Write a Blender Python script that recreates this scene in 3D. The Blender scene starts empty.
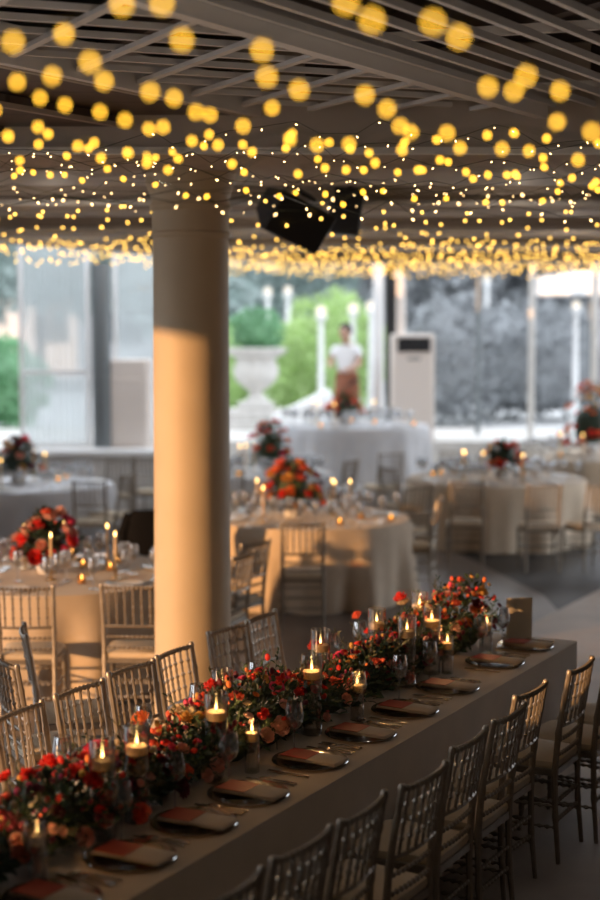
import bpy, math, random
from mathutils import Vector, Matrix
R = random.Random(7)
PI = math.pi
S = bpy.context.scene
C = S.collection
S.render.film_transparent = False
S.view_settings.view_transform = 'Standard'
S.view_settings.look = 'None'
S.view_settings.gamma = 1
S.view_settings.use_curve_mapping = False
S.view_settings.exposure = 0.0

# ------------------------------------------------------------------ camera
F = 1500.0; HC = 2.5; PITCH = math.atan(120 / F)
def W(px, py, z):                       # the place where the sight line through a pixel meets height z
    a = (px - 300) / F; b = (450 - py) / F
    dy = math.cos(PITCH) + b * math.sin(PITCH); dz = -math.sin(PITCH) + b * math.cos(PITCH)
    t = (z - HC) / dz
    return Vector((a * t, dy * t, z))
def D(px, py, Y):                       # ... or where it reaches depth Y
    a = (px - 300) / F; b = (450 - py) / F
    dy = math.cos(PITCH) + b * math.sin(PITCH); dz = -math.sin(PITCH) + b * math.cos(PITCH)
    t = Y / dy
    return Vector((a * t, Y, HC + dz * t))
cam = bpy.data.cameras.new('camera'); co = bpy.data.objects.new('camera', cam); C.objects.link(co)
co.location = (0, 0, HC); co.rotation_euler = (PI / 2 - PITCH, 0, 0)
cam.sensor_fit = 'VERTICAL'; cam.sensor_height = 36; cam.lens = F * 36 / 900
cam.dof.use_dof = True; cam.dof.focus_distance = 6.6; cam.dof.aperture_fstop = 1.2; cam.dof.aperture_blades = 0
cam.clip_end = 400
S.camera = co

# ------------------------------------------------------------------ materials
MC = {}
def mat(name, col, rough=.6, metal=0, spec=.5, noise=0, nscale=20, bump=0, bscale=60, trans=0, sheen=0, sss=0):
    if name in MC: return MC[name]
    m = bpy.data.materials.new(name); m.use_nodes = True; MC[name] = m
    nt = m.node_tree; b = nt.nodes['Principled BSDF']
    b.inputs['Base Color'].default_value = (*col, 1); b.inputs['Roughness'].default_value = rough
    b.inputs['Metallic'].default_value = metal; b.inputs['Specular IOR Level'].default_value = spec
    if sheen: b.inputs['Sheen Weight'].default_value = sheen
    tc = nt.nodes.new('ShaderNodeTexCoord')
    if noise:
        n = nt.nodes.new('ShaderNodeTexNoise'); n.inputs['Scale'].default_value = nscale; n.inputs['Detail'].default_value = 4
        nt.links.new(tc.outputs['Object'], n.inputs['Vector'])
        r = nt.nodes.new('ShaderNodeMapRange'); r.inputs['From Min'].default_value = .3; r.inputs['From Max'].default_value = .7
        r.inputs['To Min'].default_value = 1 - noise; r.inputs['To Max'].default_value = 1 + noise
        nt.links.new(n.outputs['Fac'], r.inputs['Value'])
        mx = nt.nodes.new('ShaderNodeMix'); mx.data_type = 'RGBA'; mx.blend_type = 'MULTIPLY'; mx.inputs['Factor'].default_value = 1
        mx.inputs['A'].default_value = (*col, 1); nt.links.new(r.outputs['Result'], mx.inputs['B'])
        nt.links.new(mx.outputs['Result'], b.inputs['Base Color'])
    if bump:
        n2 = nt.nodes.new('ShaderNodeTexNoise'); n2.inputs['Scale'].default_value = bscale; n2.inputs['Detail'].default_value = 3
        nt.links.new(tc.outputs['Object'], n2.inputs['Vector'])
        bp = nt.nodes.new('ShaderNodeBump'); bp.inputs['Strength'].default_value = bump; bp.inputs['Distance'].default_value = .01
        nt.links.new(n2.outputs['Fac'], bp.inputs['Height']); nt.links.new(bp.outputs['Normal'], b.inputs['Normal'])
    if trans:                            # light passes through thin leaves and petals
        o = [x for x in nt.nodes if x.type == 'OUTPUT_MATERIAL'][0]
        t = nt.nodes.new('ShaderNodeBsdfTranslucent'); t.inputs['Color'].default_value = (*[min(1, c * 1.3) for c in col], 1)
        ms = nt.nodes.new('ShaderNodeMixShader'); ms.inputs['Fac'].default_value = trans
        nt.links.new(b.outputs[0], ms.inputs[1]); nt.links.new(t.outputs[0], ms.inputs[2]); nt.links.new(ms.outputs[0], o.inputs['Surface'])
    return m
def glass(name, col=(1, 1, 1), refl=.12, rough=.02, ior=1.45, milk=0, edge=0):
    m = bpy.data.materials.new(name); m.use_nodes = True; nt = m.node_tree; nt.nodes.clear(); MC[name] = m
    o = nt.nodes.new('ShaderNodeOutputMaterial'); t = nt.nodes.new('ShaderNodeBsdfTransparent'); t.inputs[0].default_value = (*col, 1)
    g = nt.nodes.new('ShaderNodeBsdfGlossy'); g.inputs['Roughness'].default_value = rough
    lw = nt.nodes.new('ShaderNodeLayerWeight'); lw.inputs['Blend'].default_value = .35
    r = nt.nodes.new('ShaderNodeMapRange'); r.inputs['To Min'].default_value = refl * .35; r.inputs['To Max'].default_value = min(1, refl * 4)
    nt.links.new(lw.outputs['Facing'], r.inputs['Value'])
    ms = nt.nodes.new('ShaderNodeMixShader'); nt.links.new(r.outputs[0], ms.inputs['Fac'])
    base = t
    if edge:
        mc = nt.nodes.new('ShaderNodeMix'); mc.data_type = 'RGBA'; mc.inputs['A'].default_value = (*col, 1); mc.inputs['B'].default_value = (*[c * edge for c in col], 1)
        pw = nt.nodes.new('ShaderNodeMath'); pw.operation = 'POWER'; pw.inputs[1].default_value = 2.0
        nt.links.new(lw.outputs['Facing'], pw.inputs[0]); nt.links.new(pw.outputs[0], mc.inputs['Factor']); nt.links.new(mc.outputs['Result'], t.inputs[0])
    if milk:
        d = nt.nodes.new('ShaderNodeBsdfTranslucent'); d.inputs[0].default_value = (.85, .86, .88, 1)
        m2 = nt.nodes.new('ShaderNodeMixShader'); m2.inputs['Fac'].default_value = milk
        nt.links.new(t.outputs[0], m2.inputs[1]); nt.links.new(d.outputs[0], m2.inputs[2]); base = m2
    nt.links.new(base.outputs[0], ms.inputs[1]); nt.links.new(g.outputs[0], ms.inputs[2]); nt.links.new(ms.outputs[0], o.inputs['Surface'])
    return m
def emit(name, col, s):
    m = bpy.data.materials.new(name); m.use_nodes = True; nt = m.node_tree; nt.nodes.clear(); MC[name] = m
    o = nt.nodes.new('ShaderNodeOutputMaterial'); e = nt.nodes.new('ShaderNodeEmission')
    e.inputs[0].default_value = (*col, 1); e.inputs[1].default_value = s; nt.links.new(e.outputs[0], o.inputs['Surface'])
    m.cycles.emission_sampling = 'NONE'
    return m
def striped(name, c1, c2, scale, axis='X', rough=.6, w=.08):   # boards with dark joints
    m = mat(name, c1, rough); nt = m.node_tree; b = nt.nodes['Principled BSDF']
    tc = nt.nodes.new('ShaderNodeTexCoord'); sp = nt.nodes.new('ShaderNodeSeparateXYZ'); nt.links.new(tc.outputs['Object'], sp.inputs[0])
    mu = nt.nodes.new('ShaderNodeMath'); mu.operation = 'MULTIPLY'; mu.inputs[1].default_value = scale; nt.links.new(sp.outputs[axis], mu.inputs[0])
    fr = nt.nodes.new('ShaderNodeMath'); fr.operation = 'FRACT'; nt.links.new(mu.outputs[0], fr.inputs[0])
    lt = nt.nodes.new('ShaderNodeMath'); lt.operation = 'LESS_THAN'; lt.inputs[1].default_value = w; nt.links.new(fr.outputs[0], lt.inputs[0])
    n = nt.nodes.new('ShaderNodeTexNoise'); n.inputs['Scale'].default_value = 3; nt.links.new(tc.outputs['Object'], n.inputs['Vector'])
    a = nt.nodes.new('ShaderNodeMix'); a.data_type = 'RGBA'; a.inputs['A'].default_value = (*c1, 1); a.inputs['B'].default_value = (*[x * .75 for x in c1], 1)
    nt.links.new(n.outputs['Fac'], a.inputs['Factor'])
    mx = nt.nodes.new('ShaderNodeMix'); mx.data_type = 'RGBA'; mx.inputs['B'].default_value = (*c2, 1)
    nt.links.new(lt.outputs[0], mx.inputs['Factor']); nt.links.new(a.outputs['Result'], mx.inputs['A']); nt.links.new(mx.outputs['Result'], b.inputs['Base Color'])
    return m

M_cloth = mat('beige linen', (.57, .455, .33), .8, noise=.06, nscale=6, bump=.25, bscale=220, sheen=.2)
M_cloth2 = mat('pale grey linen', (.62, .63, .66), .75, noise=.05, nscale=6)
M_chair = mat('champagne lacquer', (.30, .255, .205), .33, metal=.45, noise=.1, nscale=30)
M_cush = mat('ivory cushion', (.62, .51, .37), .85, noise=.05, nscale=15, bump=.2, bscale=150)
M_napkin = mat('oatmeal napkin', (.52, .42, .31), .85, bump=.3, bscale=250)
M_card = mat('red menu card', (.36, .05, .022), .55)
M_cream = mat('cream card', (.70, .60, .46), .6)
M_steel = mat('steel', (.72, .64, .54), .18, metal=1)
M_glass = glass('clear glass', (.93, .93, .93), .6, edge=.45)
M_glass2 = glass('sparkle glass', (.95, .96, .97), .8, .1, milk=.10)  # milky white and extra gloss put in for sparkle
M_glasst = glass('hurricane glass', (.93, .93, .93), .36, edge=.5)
M_plate = glass('smoked glass plate', (.86, .76, .66), .5, .12)
M_china = mat('white china', (.75, .73, .70), .2)
M_wax = mat('ivory wax', (.85, .64, .40), .5, trans=.35)
M_flame = emit('flame', (1, .58, .18), 11)
M_leaf = [mat('leaf dark', (.022, .042, .022), .5, noise=.3, nscale=25, trans=.25), mat('leaf green', (.050, .080, .034), .5, noise=.3, nscale=25, trans=.3), mat('leaf olive', (.11, .105, .055), .55, noise=.3, nscale=25, trans=.3)]
PET = {'red': (.80, .045, .03), 'coral': (.90, .17, .08), 'orange': (.90, .27, .06), 'pink': (.85, .09, .20), 'blush': (.78, .42, .32), 'cream': (.74, .60, .40), 'burgundy': (.16, .015, .03), 'yellow': (.72, .42, .10)}
M_pet = {k: mat('petal ' + k, v, .6, noise=.18, nscale=40, trans=.3, sheen=.2) for k, v in PET.items()}
M_col = mat('cream column paint', (.52, .41, .27), .6, noise=.05, nscale=3, bump=.1, bscale=15)
M_slat = mat('grey white slat', (.85, .82, .80), .5)
M_beam = mat('beige beam', (.50, .42, .35), .6, noise=.08, nscale=2)
M_trim = mat('white trim and lit edge', (.75, .72, .68), .5)  # also colours the strips that stand for lit beam edges
M_dark = mat('dark roof', (.028, .02, .017), .7, noise=.3, nscale=2)
M_soffit = striped('brown soffit boards', (.13, .085, .062), (.06, .04, .03), 3.2, 'Y', .5)
M_floor = mat('dark floor', (.022, .02, .02), .5, noise=.25, nscale=1.5)
M_floorl = mat('mid brown floor', (.15, .125, .11), .35, noise=.2, nscale=2)
M_pale = mat('pale stone floor', (.36, .29, .235), .45, noise=.12, nscale=2.5)
M_black = mat('black plastic', (.010, .010, .012), .45)
M_fab = mat('black wool', (.008, .008, .009), .95, spec=.05)
M_blackg = mat('dark grey plastic', (.045, .047, .055), .4)
M_ac = mat('air unit cream', (.74, .66, .60), .4)
M_wire = mat('dark wire', (.05, .06, .035), .5)
M_grey = mat('grey metal', (.17, .19, .20), .4, metal=.3)
M_white = mat('white paint', (.82, .82, .82), .5)
M_stone = mat('pale stone', (.62, .60, .57), .7, noise=.1, nscale=8, bump=.3, bscale=12)
M_curtain = glass('sheer curtain', (.85, .85, .86), .05, .3, milk=.55)
M_pane = glass('window pane', (.93, .95, .95), .08)
M_bulbN = emit('warm bulb', (1, .52, .04), 7.2)
M_bulbM = emit('warm bulb small', (1, .62, .26), 9)
M_bulbF = emit('warm bulb distant', (1, .56, .09), 7.5)
M_globe = emit('lamp globe', (1, .93, .82), 1.4)

# ------------------------------------------------------------------ mesh helpers
class MB:
    def __init__(s): s.v = []; s.f = []
    def add(s, v, f, M=None):
        o = len(s.v)
        s.v += [tuple(M @ Vector(p)) for p in v] if M is not None else [tuple(p) for p in v]
        s.f += [tuple(i + o for i in q) for q in f]; return s
    def box(s, c, d, M=None, bev=0):
        x, y, z = d[0] / 2, d[1] / 2, d[2] / 2; cx, cy, cz = c
        if bev:
            v = []; bev = min(bev, x * .9, y * .9, z * .9)
            for sz in (-1, 1):
                for k in (0, 1):
                    i = bev if (k == 0) == (sz == -1) else 0
                    zz = cz + sz * (z if i else z - bev)
                    rx, ry = x - i, y - i
                    for (a, b2) in ((-rx + bev, -ry), (rx - bev, -ry), (rx, -ry + bev), (rx, ry - bev), (rx - bev, ry), (-rx + bev, ry), (-rx, ry - bev), (-rx, -ry + bev)):
                        v.append((cx + a, cy + b2, zz))
            f = [tuple(range(7, -1, -1)), tuple(range(24, 32))]
            for L in range(3):
                for k in range(8): f.append((L * 8 + k, L * 8 + (k + 1) % 8, L * 8 + 8 + (k + 1) % 8, L * 8 + 8 + k))
            return s.add(v, f, M)
        v = [(cx + a * x, cy + b * y, cz + c2 * z) for a in (-1, 1) for b in (-1, 1) for c2 in (-1, 1)]
        return s.add(v, [(0, 1, 3, 2), (4, 6, 7, 5), (0, 4, 5, 1), (2, 3, 7, 6), (0, 2, 6, 4), (1, 5, 7, 3)], M)
    def tube(s, pts, rad, n=8, M=None, cap=True):
        pts = [Vector(p) for p in pts]; L = len(pts)
        if not hasattr(rad, '__len__'): rad = [rad] * L
        v = []; up = None
        for i, p in enumerate(pts):
            t = (pts[min(i + 1, L - 1)] - pts[max(i - 1, 0)]).normalized()
            if up is None: up = Vector((0, 0, 1)) if abs(t.z) < .9 else Vector((0, 1, 0))
            a = t.cross(up).normalized(); b = a.cross(t).normalized(); up = b
            for k in range(n):
                q = 2 * PI * k / n; v.append(p + (a * math.cos(q) + b * math.sin(q)) * rad[i])
        f = [(i * n + k, i * n + (k + 1) % n, (i + 1) * n + (k + 1) % n, (i + 1) * n + k) for i in range(L - 1) for k in range(n)]
        if cap: f += [tuple(range(n - 1, -1, -1)), tuple(range((L - 1) * n, L * n))]
        return s.add(v, f, M)
    def lathe(s, prof, n=24, M=None):
        v = [(r * math.cos(2 * PI * k / n), r * math.sin(2 * PI * k / n), z) for r, z in prof for k in range(n)]
        L = len(prof); f = [(i * n + k, i * n + (k + 1) % n, (i + 1) * n + (k + 1) % n, (i + 1) * n + k) for i in range(L - 1) for k in range(n)]
        return s.add(v, f, M)
    def prism(s, poly, z0, z1, M=None):
        n = len(poly); v = [(x, y, z0) for x, y in poly] + [(x, y, z1) for x, y in poly]
        f = [tuple(range(n - 1, -1, -1)), tuple(range(n, 2 * n))] + [(k, (k + 1) % n, n + (k + 1) % n, n + k) for k in range(n)]
        return s.add(v, f, M)
    def ball(s, c, r, M=None, n=8, m=6, sq=(1, 1, 1)):
        v = []; f = []
        for i in range(m + 1):
            a = PI * i / m
            for k in range(n):
                b = 2 * PI * k / n
                v.append((c[0] + r * sq[0] * math.sin(a) * math.cos(b), c[1] + r * sq[1] * math.sin(a) * math.sin(b), c[2] + r * sq[2] * math.cos(a)))
        for i in range(m):
            for k in range(n): f.append((i * n + k, (i + 1) * n + k, (i + 1) * n + (k + 1) % n, i * n + (k + 1) % n))
        return s.add(v, f, M)
    def mesh(s, name, m, smooth=True):
        me = bpy.data.meshes.new(name); me.from_pydata(s.v, [], s.f); me.materials.append(m)
        if smooth:
            me.polygons.foreach_set('use_smooth', [True] * len(me.polygons))
            try: me.set_sharp_from_angle(angle=.75)
            except Exception: pass
        me.update(); return me
    def build(s, name, m, parent=None, loc=(0, 0, 0), smooth=True):
        return link(name, s.mesh(name, m, smooth), parent, loc)
def link(name, me, parent=None, loc=(0, 0, 0), rot=(0, 0, 0), sc=1):
    o = bpy.data.objects.new(name, me); C.objects.link(o); o.parent = parent
    o.location = loc; o.rotation_euler = rot
    if sc != 1: o.scale = (sc, sc, sc)
    return o
def tag(o, label, cat, group=None, kind=None):
    o['label'] = label; o['category'] = cat
    if group: o['group'] = group
    if kind: o['kind'] = kind
    return o
def struct(o): o['kind'] = 'structure'; return o
def thing(name, label, cat, loc=(0, 0, 0), rz=0, group=None):
    o = bpy.data.objects.new(name, None); C.objects.link(o); o.location = loc; o.rotation_euler = (0, 0, rz); o.empty_display_size = .1
    return tag(o, label, cat, group)
def children(o): return CH.get(o.name, [])
CH = {}
def note(root):                            # remember a prototype's tree
    def walk(o):
        CH[o.name] = [c for c in bpy.data.objects if c.parent == o]
        for c in CH[o.name]: walk(c)
    walk(root)
def copy_tree(o, parent=None):
    c = o.copy(); C.objects.link(c)
    if parent: c.parent = parent
    for ch in children(o): copy_tree(ch, c)
    return c
USED = set()
def place(proto, loc, rz, label, group=None):
    o = proto if proto.name not in USED else copy_tree(proto)
    USED.add(proto.name)
    o.location = loc; o.rotation_euler = (0, 0, rz); o['label'] = label
    if group: o['group'] = group
    return o
ORD = ['first', 'second', 'third', 'fourth', 'fifth', 'sixth', 'seventh', 'eighth', 'ninth', 'tenth', 'eleventh', 'twelfth', 'thirteenth', 'fourteenth', 'fifteenth', 'sixteenth', 'seventeenth', 'eighteenth', 'nineteenth', 'twentieth', 'twenty-first', 'twenty-second', 'twenty-third', 'twenty-fourth', 'twenty-fifth', 'twenty-sixth', 'twenty-seventh', 'twenty-eighth', 'twenty-ninth', 'thirtieth', 'thirty-first', 'thirty-second', 'thirty-third', 'thirty-fourth', 'thirty-fifth']

# ------------------------------------------------------------------ long table frame
T0 = W(577, 641, .75); ANG = math.radians(28.5)
U = Vector((math.sin(ANG), math.cos(ANG), 0)); N = Vector((-math.cos(ANG), math.sin(ANG), 0))
def TP(s, t, z=.75):                     # s from the far end towards the camera, t from the guests' front edge across the table
    p = T0 - U * s + N * t; return Vector((p.x, p.y, z))
def TS(px, py, z=.75):
    p = W(px, py, z) - T0; return -p.dot(U), p.dot(N)
TL, TW = 5.9, .88
RZ_T = -ANG                              # local +y -> U, local +x -> away from N

# ------------------------------------------------------------------ setting: floor
b = MB(); b.box((0, 20, -.1), (60, 60, .2)); struct(b.build('floor', M_floor))
e0 = W(600, 590, 0); pe = []
A_ = e0 + U * 14; B_ = e0 - U * 14
b = MB(); b.prism([(B_.x, B_.y), (B_.x + 9, B_.y), (A_.x + 4, A_.y), (A_.x, A_.y)], .0, .008); struct(b.build('floor_pale_paving', M_pale))
b = MB(); b.prism([(-12, 1), (-2.4, 1), (2.3, 11.2), (2.3, 14.0), (1.2, 19.7), (-12, 19.7)], .0, .004); struct(b.build('floor_brown_tiles', M_floorl))
# raised terraces at the back
b = MB(); b.box((.6, 21.4, .2), (4.2, 3.2, .4), bev=.02); struct(b.build('floor_lower_terrace', M_stone))
b = MB(); b.prism([(-9, 20.2), (-1.5, 20.2), (-1.5, 22.9), (12, 22.9), (12, 26), (-9, 26)], 0, .8); struct(b.build('floor_upper_terrace', M_stone))
b = MB(); b.box((-3.2, 20.32, .84), (4.4, .35, .1), bev=.02); struct(b.build('trim_ledge', M_white))

# ------------------------------------------------------------------ ceiling
ZC = 3.66
def clipline(p, d, poly):
    t0, t1 = -99, 99; n = len(poly)
    area = sum(poly[i][0] * poly[(i + 1) % n][1] - poly[(i + 1) % n][0] * poly[i][1] for i in range(n))
    for i in range(n):
        a = poly[i]; c = poly[(i + 1) % n]; ex, ey = c[0] - a[0], c[1] - a[1]
        nx, ny = (-ey, ex) if area > 0 else (ey, -ex)
        den = nx * d[0] + ny * d[1]; num = nx * (p[0] - a[0]) + ny * (p[1] - a[1])
        if abs(den) < 1e-9:
            if num < 0: return None
            continue
        t = -num / den
        if den > 0: t0 = max(t0, t)
        else: t1 = min(t1, t)
    return (t0, t1) if t1 - t0 > .05 else None
def bars(mb, poly, deg, step, w, z0, z1, off=0):
    a = math.radians(deg); d = (math.sin(a), math.cos(a)); n = (math.cos(a), -math.sin(a))
    ks = [p[0] * n[0] + p[1] * n[1] for p in poly]; k = math.floor(min(ks) / step) * step + off
    while k < max(ks):
        r = clipline((n[0] * k, n[1] * k), d, poly)
        if r:
            q = (n[0] * k + d[0] * (r[0] + r[1]) / 2, n[1] * k + d[1] * (r[0] + r[1]) / 2)
            M = Matrix.Translation((q[0], q[1], (z0 + z1) / 2)) @ Matrix.Rotation(-a, 4, 'Z')
            mb.box((0, 0, 0), (w, r[1] - r[0], z1 - z0), M)
        k += step
def bar(mb, p, q, w, z0, z1):
    v = Vector((q[0] - p[0], q[1] - p[1], 0)); L = v.length; a = math.atan2(v.x, v.y)
    mb.box((0, 0, 0), (w, L, z1 - z0), Matrix.Translation(((p[0] + q[0]) / 2, (p[1] + q[1]) / 2, (z0 + z1) / 2)) @ Matrix.Rotation(-a, 4, 'Z'))
VB = Vector((math.sin(math.radians(33.4)), math.cos(math.radians(33.4)), 0))
la = W(0, 52, ZC); lb = W(300, 35, ZC)
YB = 7.95
def online(p, Y): t = (Y - p.y) / VB.y; return (p.x + VB.x * t, Y)
# dark deck above the slats and the roof slab
roof = [(-6.6, -3), (7, -3), (7, 21.2), (.2, 21.2), (-1.6, 18.6), (-3.4, 15.2), (-6.6, 13.5)]
b = MB(); b.prism(roof, 4.0, 4.15); struct(b.build('ceiling', M_dark, smooth=False))
a1, a2 = online(la, 1.0), online(la, YB); c1, c2 = online(lb, 1.0), online(lb, YB)
PA = [a1, c1, c2, a2]; PB = [c1, (5.5, 1.0), (5.5, YB), c2]
b = MB(); bars(b, PA, 70, .24, .026, ZC, ZC + .025); bars(b, PA, -29, .37, .036, ZC - .02, ZC, .2)
o = b.build('ceiling_lattice', M_slat, smooth=False); struct(o)
b = MB(); bars(b, PB, 33.4, .172, .026, ZC, ZC + .03); bars(b, PB, -72, 1.5, .03, ZC + .06, ZC + .1, .3)
struct(b.build('ceiling_slats', M_slat, smooth=False))
b = MB(); bars(b, [(-3.5, 1), (5.5, 1), (5.5, YB), (-.5, YB)], -29, 1.3, .06, ZC + .1, 3.98); struct(b.build('ceiling_joists', mat('brown joist', (.06, .042, .034), .6)))
b = MB(); bar(b, c1, c2, .06, ZC - .06, ZC + .1); struct(b.build('trim_lattice_beam', M_slat))
b = MB(); bar(b, a1, a2, .06, ZC - .05, ZC + .12); struct(b.build('trim_side_beam', M_slat))
# soffit left of the lattice: stepped brown boards
for k, (o1, zz, m) in enumerate([(.03, 3.62, M_soffit), (.55, 3.56, M_soffit), (1.1, 3.52, M_soffit)]):
    n = Vector((-VB.y, VB.x, 0)) * o1
    p, q = Vector((*a1, 0)) + n, Vector((*a2, 0)) + n
    t = (YB - q.y) / VB.y; q = q + VB * t
    b = MB(); b.prism([(p.x, p.y), (q.x, q.y), (-6.4, YB), (-6.4, p.y)], zz, zz + .05); o = b.build('ceiling_soffit', M_soffit, smooth=False); struct(o)
    b = MB(); bar(b, (p.x, p.y), (q.x, q.y), .03, zz - .015, zz + .01); struct(b.build('trim_soffit_batten', M_beam))
# cross beams, deeper bays behind
def beam(y0, y1, z0, m=M_beam, x0=-6.4, x1=7):
    b = MB(); b.box(((x0 + x1) / 2, (y0 + y1) / 2, (z0 + 4) / 2), (x1 - x0, y1 - y0, 4 - z0), bev=.01); struct(b.build('ceiling_beam', m))
    b = MB(); b.box(((x0 + x1) / 2, y0 - .02, z0 + .012), (x1 - x0, .05, .035)); struct(b.build('trim_lit_beam_edge', M_trim))  # pale strip stands in for the beam's lit bottom edge
beam(YB, 9.7, 3.42)
beam(11.4, 12.6, 3.44)
beam(14.4, 15.4, 3.44, x0=-3.6)
beam(17.4, 18.4, 3.46, x0=-1.7)
beam(20.5, 21.1, 3.42, x0=-.2)
b = MB(); b.prism([(-6.4, 9.7), (7, 9.7), (7, 21), (.2, 21), (-1.6, 18.5), (-3.4, 15.1), (-6.4, 13.4)], 3.74, 3.8); struct(b.build('ceiling_bay_boards', striped('bay boards', (.26, .21, .175), (.12, .09, .07), 4, 'X', .5), smooth=False))
bb = MB()
for p, q in (((-6.5, 13.45), (-3.4, 15.15)), ((-3.4, 15.15), (-1.6, 18.55)), ((-1.6, 18.55), (.2, 21.15)), ((-6.5, 1), (-6.5, 13.45))): bar(bb, p, q, .12, 3.4, 4.0)
struct(bb.build('trim_eave', M_trim))

# unseen walls, added behind and beside the camera to hold back daylight
wm = mat('warm plaster', (.20, .15, .12), .8)
b = MB(); b.box((0, -3, 2), (14, .2, 4)); struct(b.build('wall_back_light_block', wm))
b = MB(); b.box((6.9, 4.5, 2), (.2, 15, 4)); struct(b.build('wall_right_light_block', wm))
b = MB(); b.box((-4.6, -.4, 2), (.2, 5.5, 4)); struct(b.build('wall_left_sun_block', wm))  # unseen wall, added to keep sun off the near end of the table
b = MB(); b.box((-4.75, 15.85, 2), (.2, 8.9, 4)); struct(b.build('wall_left_far_sun_block', wm))  # unseen wall, added to keep low sun off the far tables
b = MB(); b.box((-13, 36, 4.5), (.4, 42, 10)); struct(b.build('wall_garden_sun_block', M_stone))  # unseen slab out of frame, added to shade the garden from the sun

b = MB(); b.box((-4.75, 5.24, 2), (.3, .98, 4)); struct(b.build('wall_pier_sun_block', wm))  # unseen pier, added to cast the upright shadow edge on the column
# ------------------------------------------------------------------ column
cx = D(193, 640, 9.0).x
def column(loc, r, top, label, m, name='round_column'):
    t = thing(name, label, 'column', loc)
    b = MB(); b.lathe([(r * 1.02, .12), (r * 1.02, .3), (r, .4), (r * .97, top - .38)], 48); b.build('shaft', m, t)
    b = MB(); b.lathe([(r * .97, top - .38), (r * 1.02, top - .37), (r * 1.03, top - .35), (r * .98, top - .34), (r * .98, top - .22), (r * 1.03, top - .21), (r * 1.06, top - .19), (r * 1.0, top - .17), (r * 1.02, top - .13), (r * 1.14, top - .06), (r * 1.16, top)], 48); b.build('capital', m, t)
    b = MB(); b.lathe([(r * 1.2, 0), (r * 1.2, .08), (r * 1.02, .12)], 48); b.build('base', m, t)
    return t
column((cx, 9.0, 0), .232, 3.42, 'thick cream round column standing behind the left row of chairs', M_col)

# ------------------------------------------------------------------ chair
def beaded(p, q, r, n, amp=.45, k=8):
    p, q = Vector(p), Vector(q); pts = []; rad = []
    m = n * 4
    for i in range(m + 1):
        pts.append(p.lerp(q, i / m)); rad.append(r * (1 + amp * (math.cos(2 * PI * i / 4) if True else 0)))
    return pts, rad
def make_chair(cush=M_cush, fm=M_chair):
    t = thing('banquet_chair', 'x', 'chair')
    hw = .168
    def post(x):
        pts = [(x * 1.04, -.205, 0), (x, -.185, .22), (x, -.18, .44), (x, -.195, .62), (x * 1.01, -.225, .80), (x * 1.02, -.245, .915)]
        rd = [.011, .0135, .0155, .0145, .0135, .0125]
        m = MB(); P = []; Q = []
        for i in range(len(pts) - 1):
            for k in range(6):
                u = k / 6; P.append(Vector(pts[i]).lerp(Vector(pts[i + 1]), u)); Q.append((rd[i] * (1 - u) + rd[i + 1] * u) * (1.22 if k == 0 and i > 0 else 1))
        P.append(Vector(pts[-1])); Q.append(rd[-1] * 1.25); P.append(Vector(pts[-1]) + Vector((0, -.002, .012))); Q.append(rd[-1] * .8)
        m.tube(P, Q, 8); return m
    for x in (-hw, hw): post(x).build('rear_leg', fm, t)
    for x in (-.185, .185):
        m = MB(); m.tube([(x * 1.03, .195, 0), (x, .185, .10), (x, .185, .11), (x, .18, .30), (x, .18, .31), (x, .175, .43)], [.010, .012, .016, .014, .018, .016], 8); m.build('front_leg', fm, t)
    # seat ring and cushion
    m = MB(); m.prism([(-.175, -.19), (.175, -.19), (.20, .17), (.17, .20), (-.17, .20), (-.20, .17)], .415, .445); m.build('seat', fm, t)
    m = MB(); sh = [(-.165, -.185), (0, -.19), (.165, -.185), (.18, 0), (.19, .15), (.16, .188), (0, .195), (-.16, .188), (-.19, .15), (-.18, 0)]
    n = len(sh); vs = []; fs = []
    for (k, z) in ((.97, .446), (1.0, .462), (.98, .478), (.86, .490), (.4, .497)): vs += [(x * k, y * k, z) for x, y in sh]
    for L in range(4): fs += [(L * n + i, L * n + (i + 1) % n, (L + 1) * n + (i + 1) % n, (L + 1) * n + i) for i in range(n)]
    fs += [tuple(range(4 * n, 5 * n)), tuple(range(n - 1, -1, -1))]
    m.add(vs, fs); m.build('seat_cushion', cush, t)
    # back: crest rail, lower rail, spindles, beaded rails
    def rail(z, y, r, w=hw, beads=0, curve=.02):
        m = MB(); P = []; Q = []; nn = beads * 4 if beads else 12
        for i in range(nn + 1):
            u = i / nn * 2 - 1; P.append((u * w, y - curve * (1 - u * u), z)); Q.append(r * (1 + .42 * math.cos(PI / 2 * i)) if beads else r)
        m.tube(P, Q, 6); return m
    rail(.905, -.243, .0105, beads=12).build('crest_rail', fm, t)
    rail(.655, -.203, .0095).build('back_rail', fm, t)
    for z, y in ((.585, -.192), (.515, -.187)): rail(z, y, .0085, beads=11, curve=.01).build('beaded_rail', fm, t)
    sp = MB(); P = []; Q = []
    for i in range(25):
        u = i / 24; P.append((0, -.205 * (1 - u) - .245 * u, .655 + .25 * u)); Q.append(.0062 * (1.9 if i % 6 == 0 else 1.25 if i % 3 == 0 else 1))
    sp.tube(P, Q, 6); me = sp.mesh('spindle', fm)
    for k in range(6):
        u = (k + .5) / 6 * 2 - 1
        link('spindle', me, t, (u * hw * .93, -.02 * (1 - u * u), 0))
    for y0, y1, x0, x1, zz in ((-.185, -.185, -hw, hw, .20), (.185, .185, -.185, .185, .22)):
        for dz in (0, .09):
            m = MB(); a, c = beaded((x0, y0, zz + dz), (x1, y1, zz + dz), .0085, 10); m.tube(a, c, 6); m.build('stretcher', fm, t)
    for sx in (-1, 1):
        for zz in (.17, .27):
            m = MB(); a, c = beaded((sx * hw, -.185, zz), (sx * .185, .185, zz), .0085, 10); m.tube(a, c, 6); m.build('stretcher', fm, t)
    note(t); return t
chair = make_chair()
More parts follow.
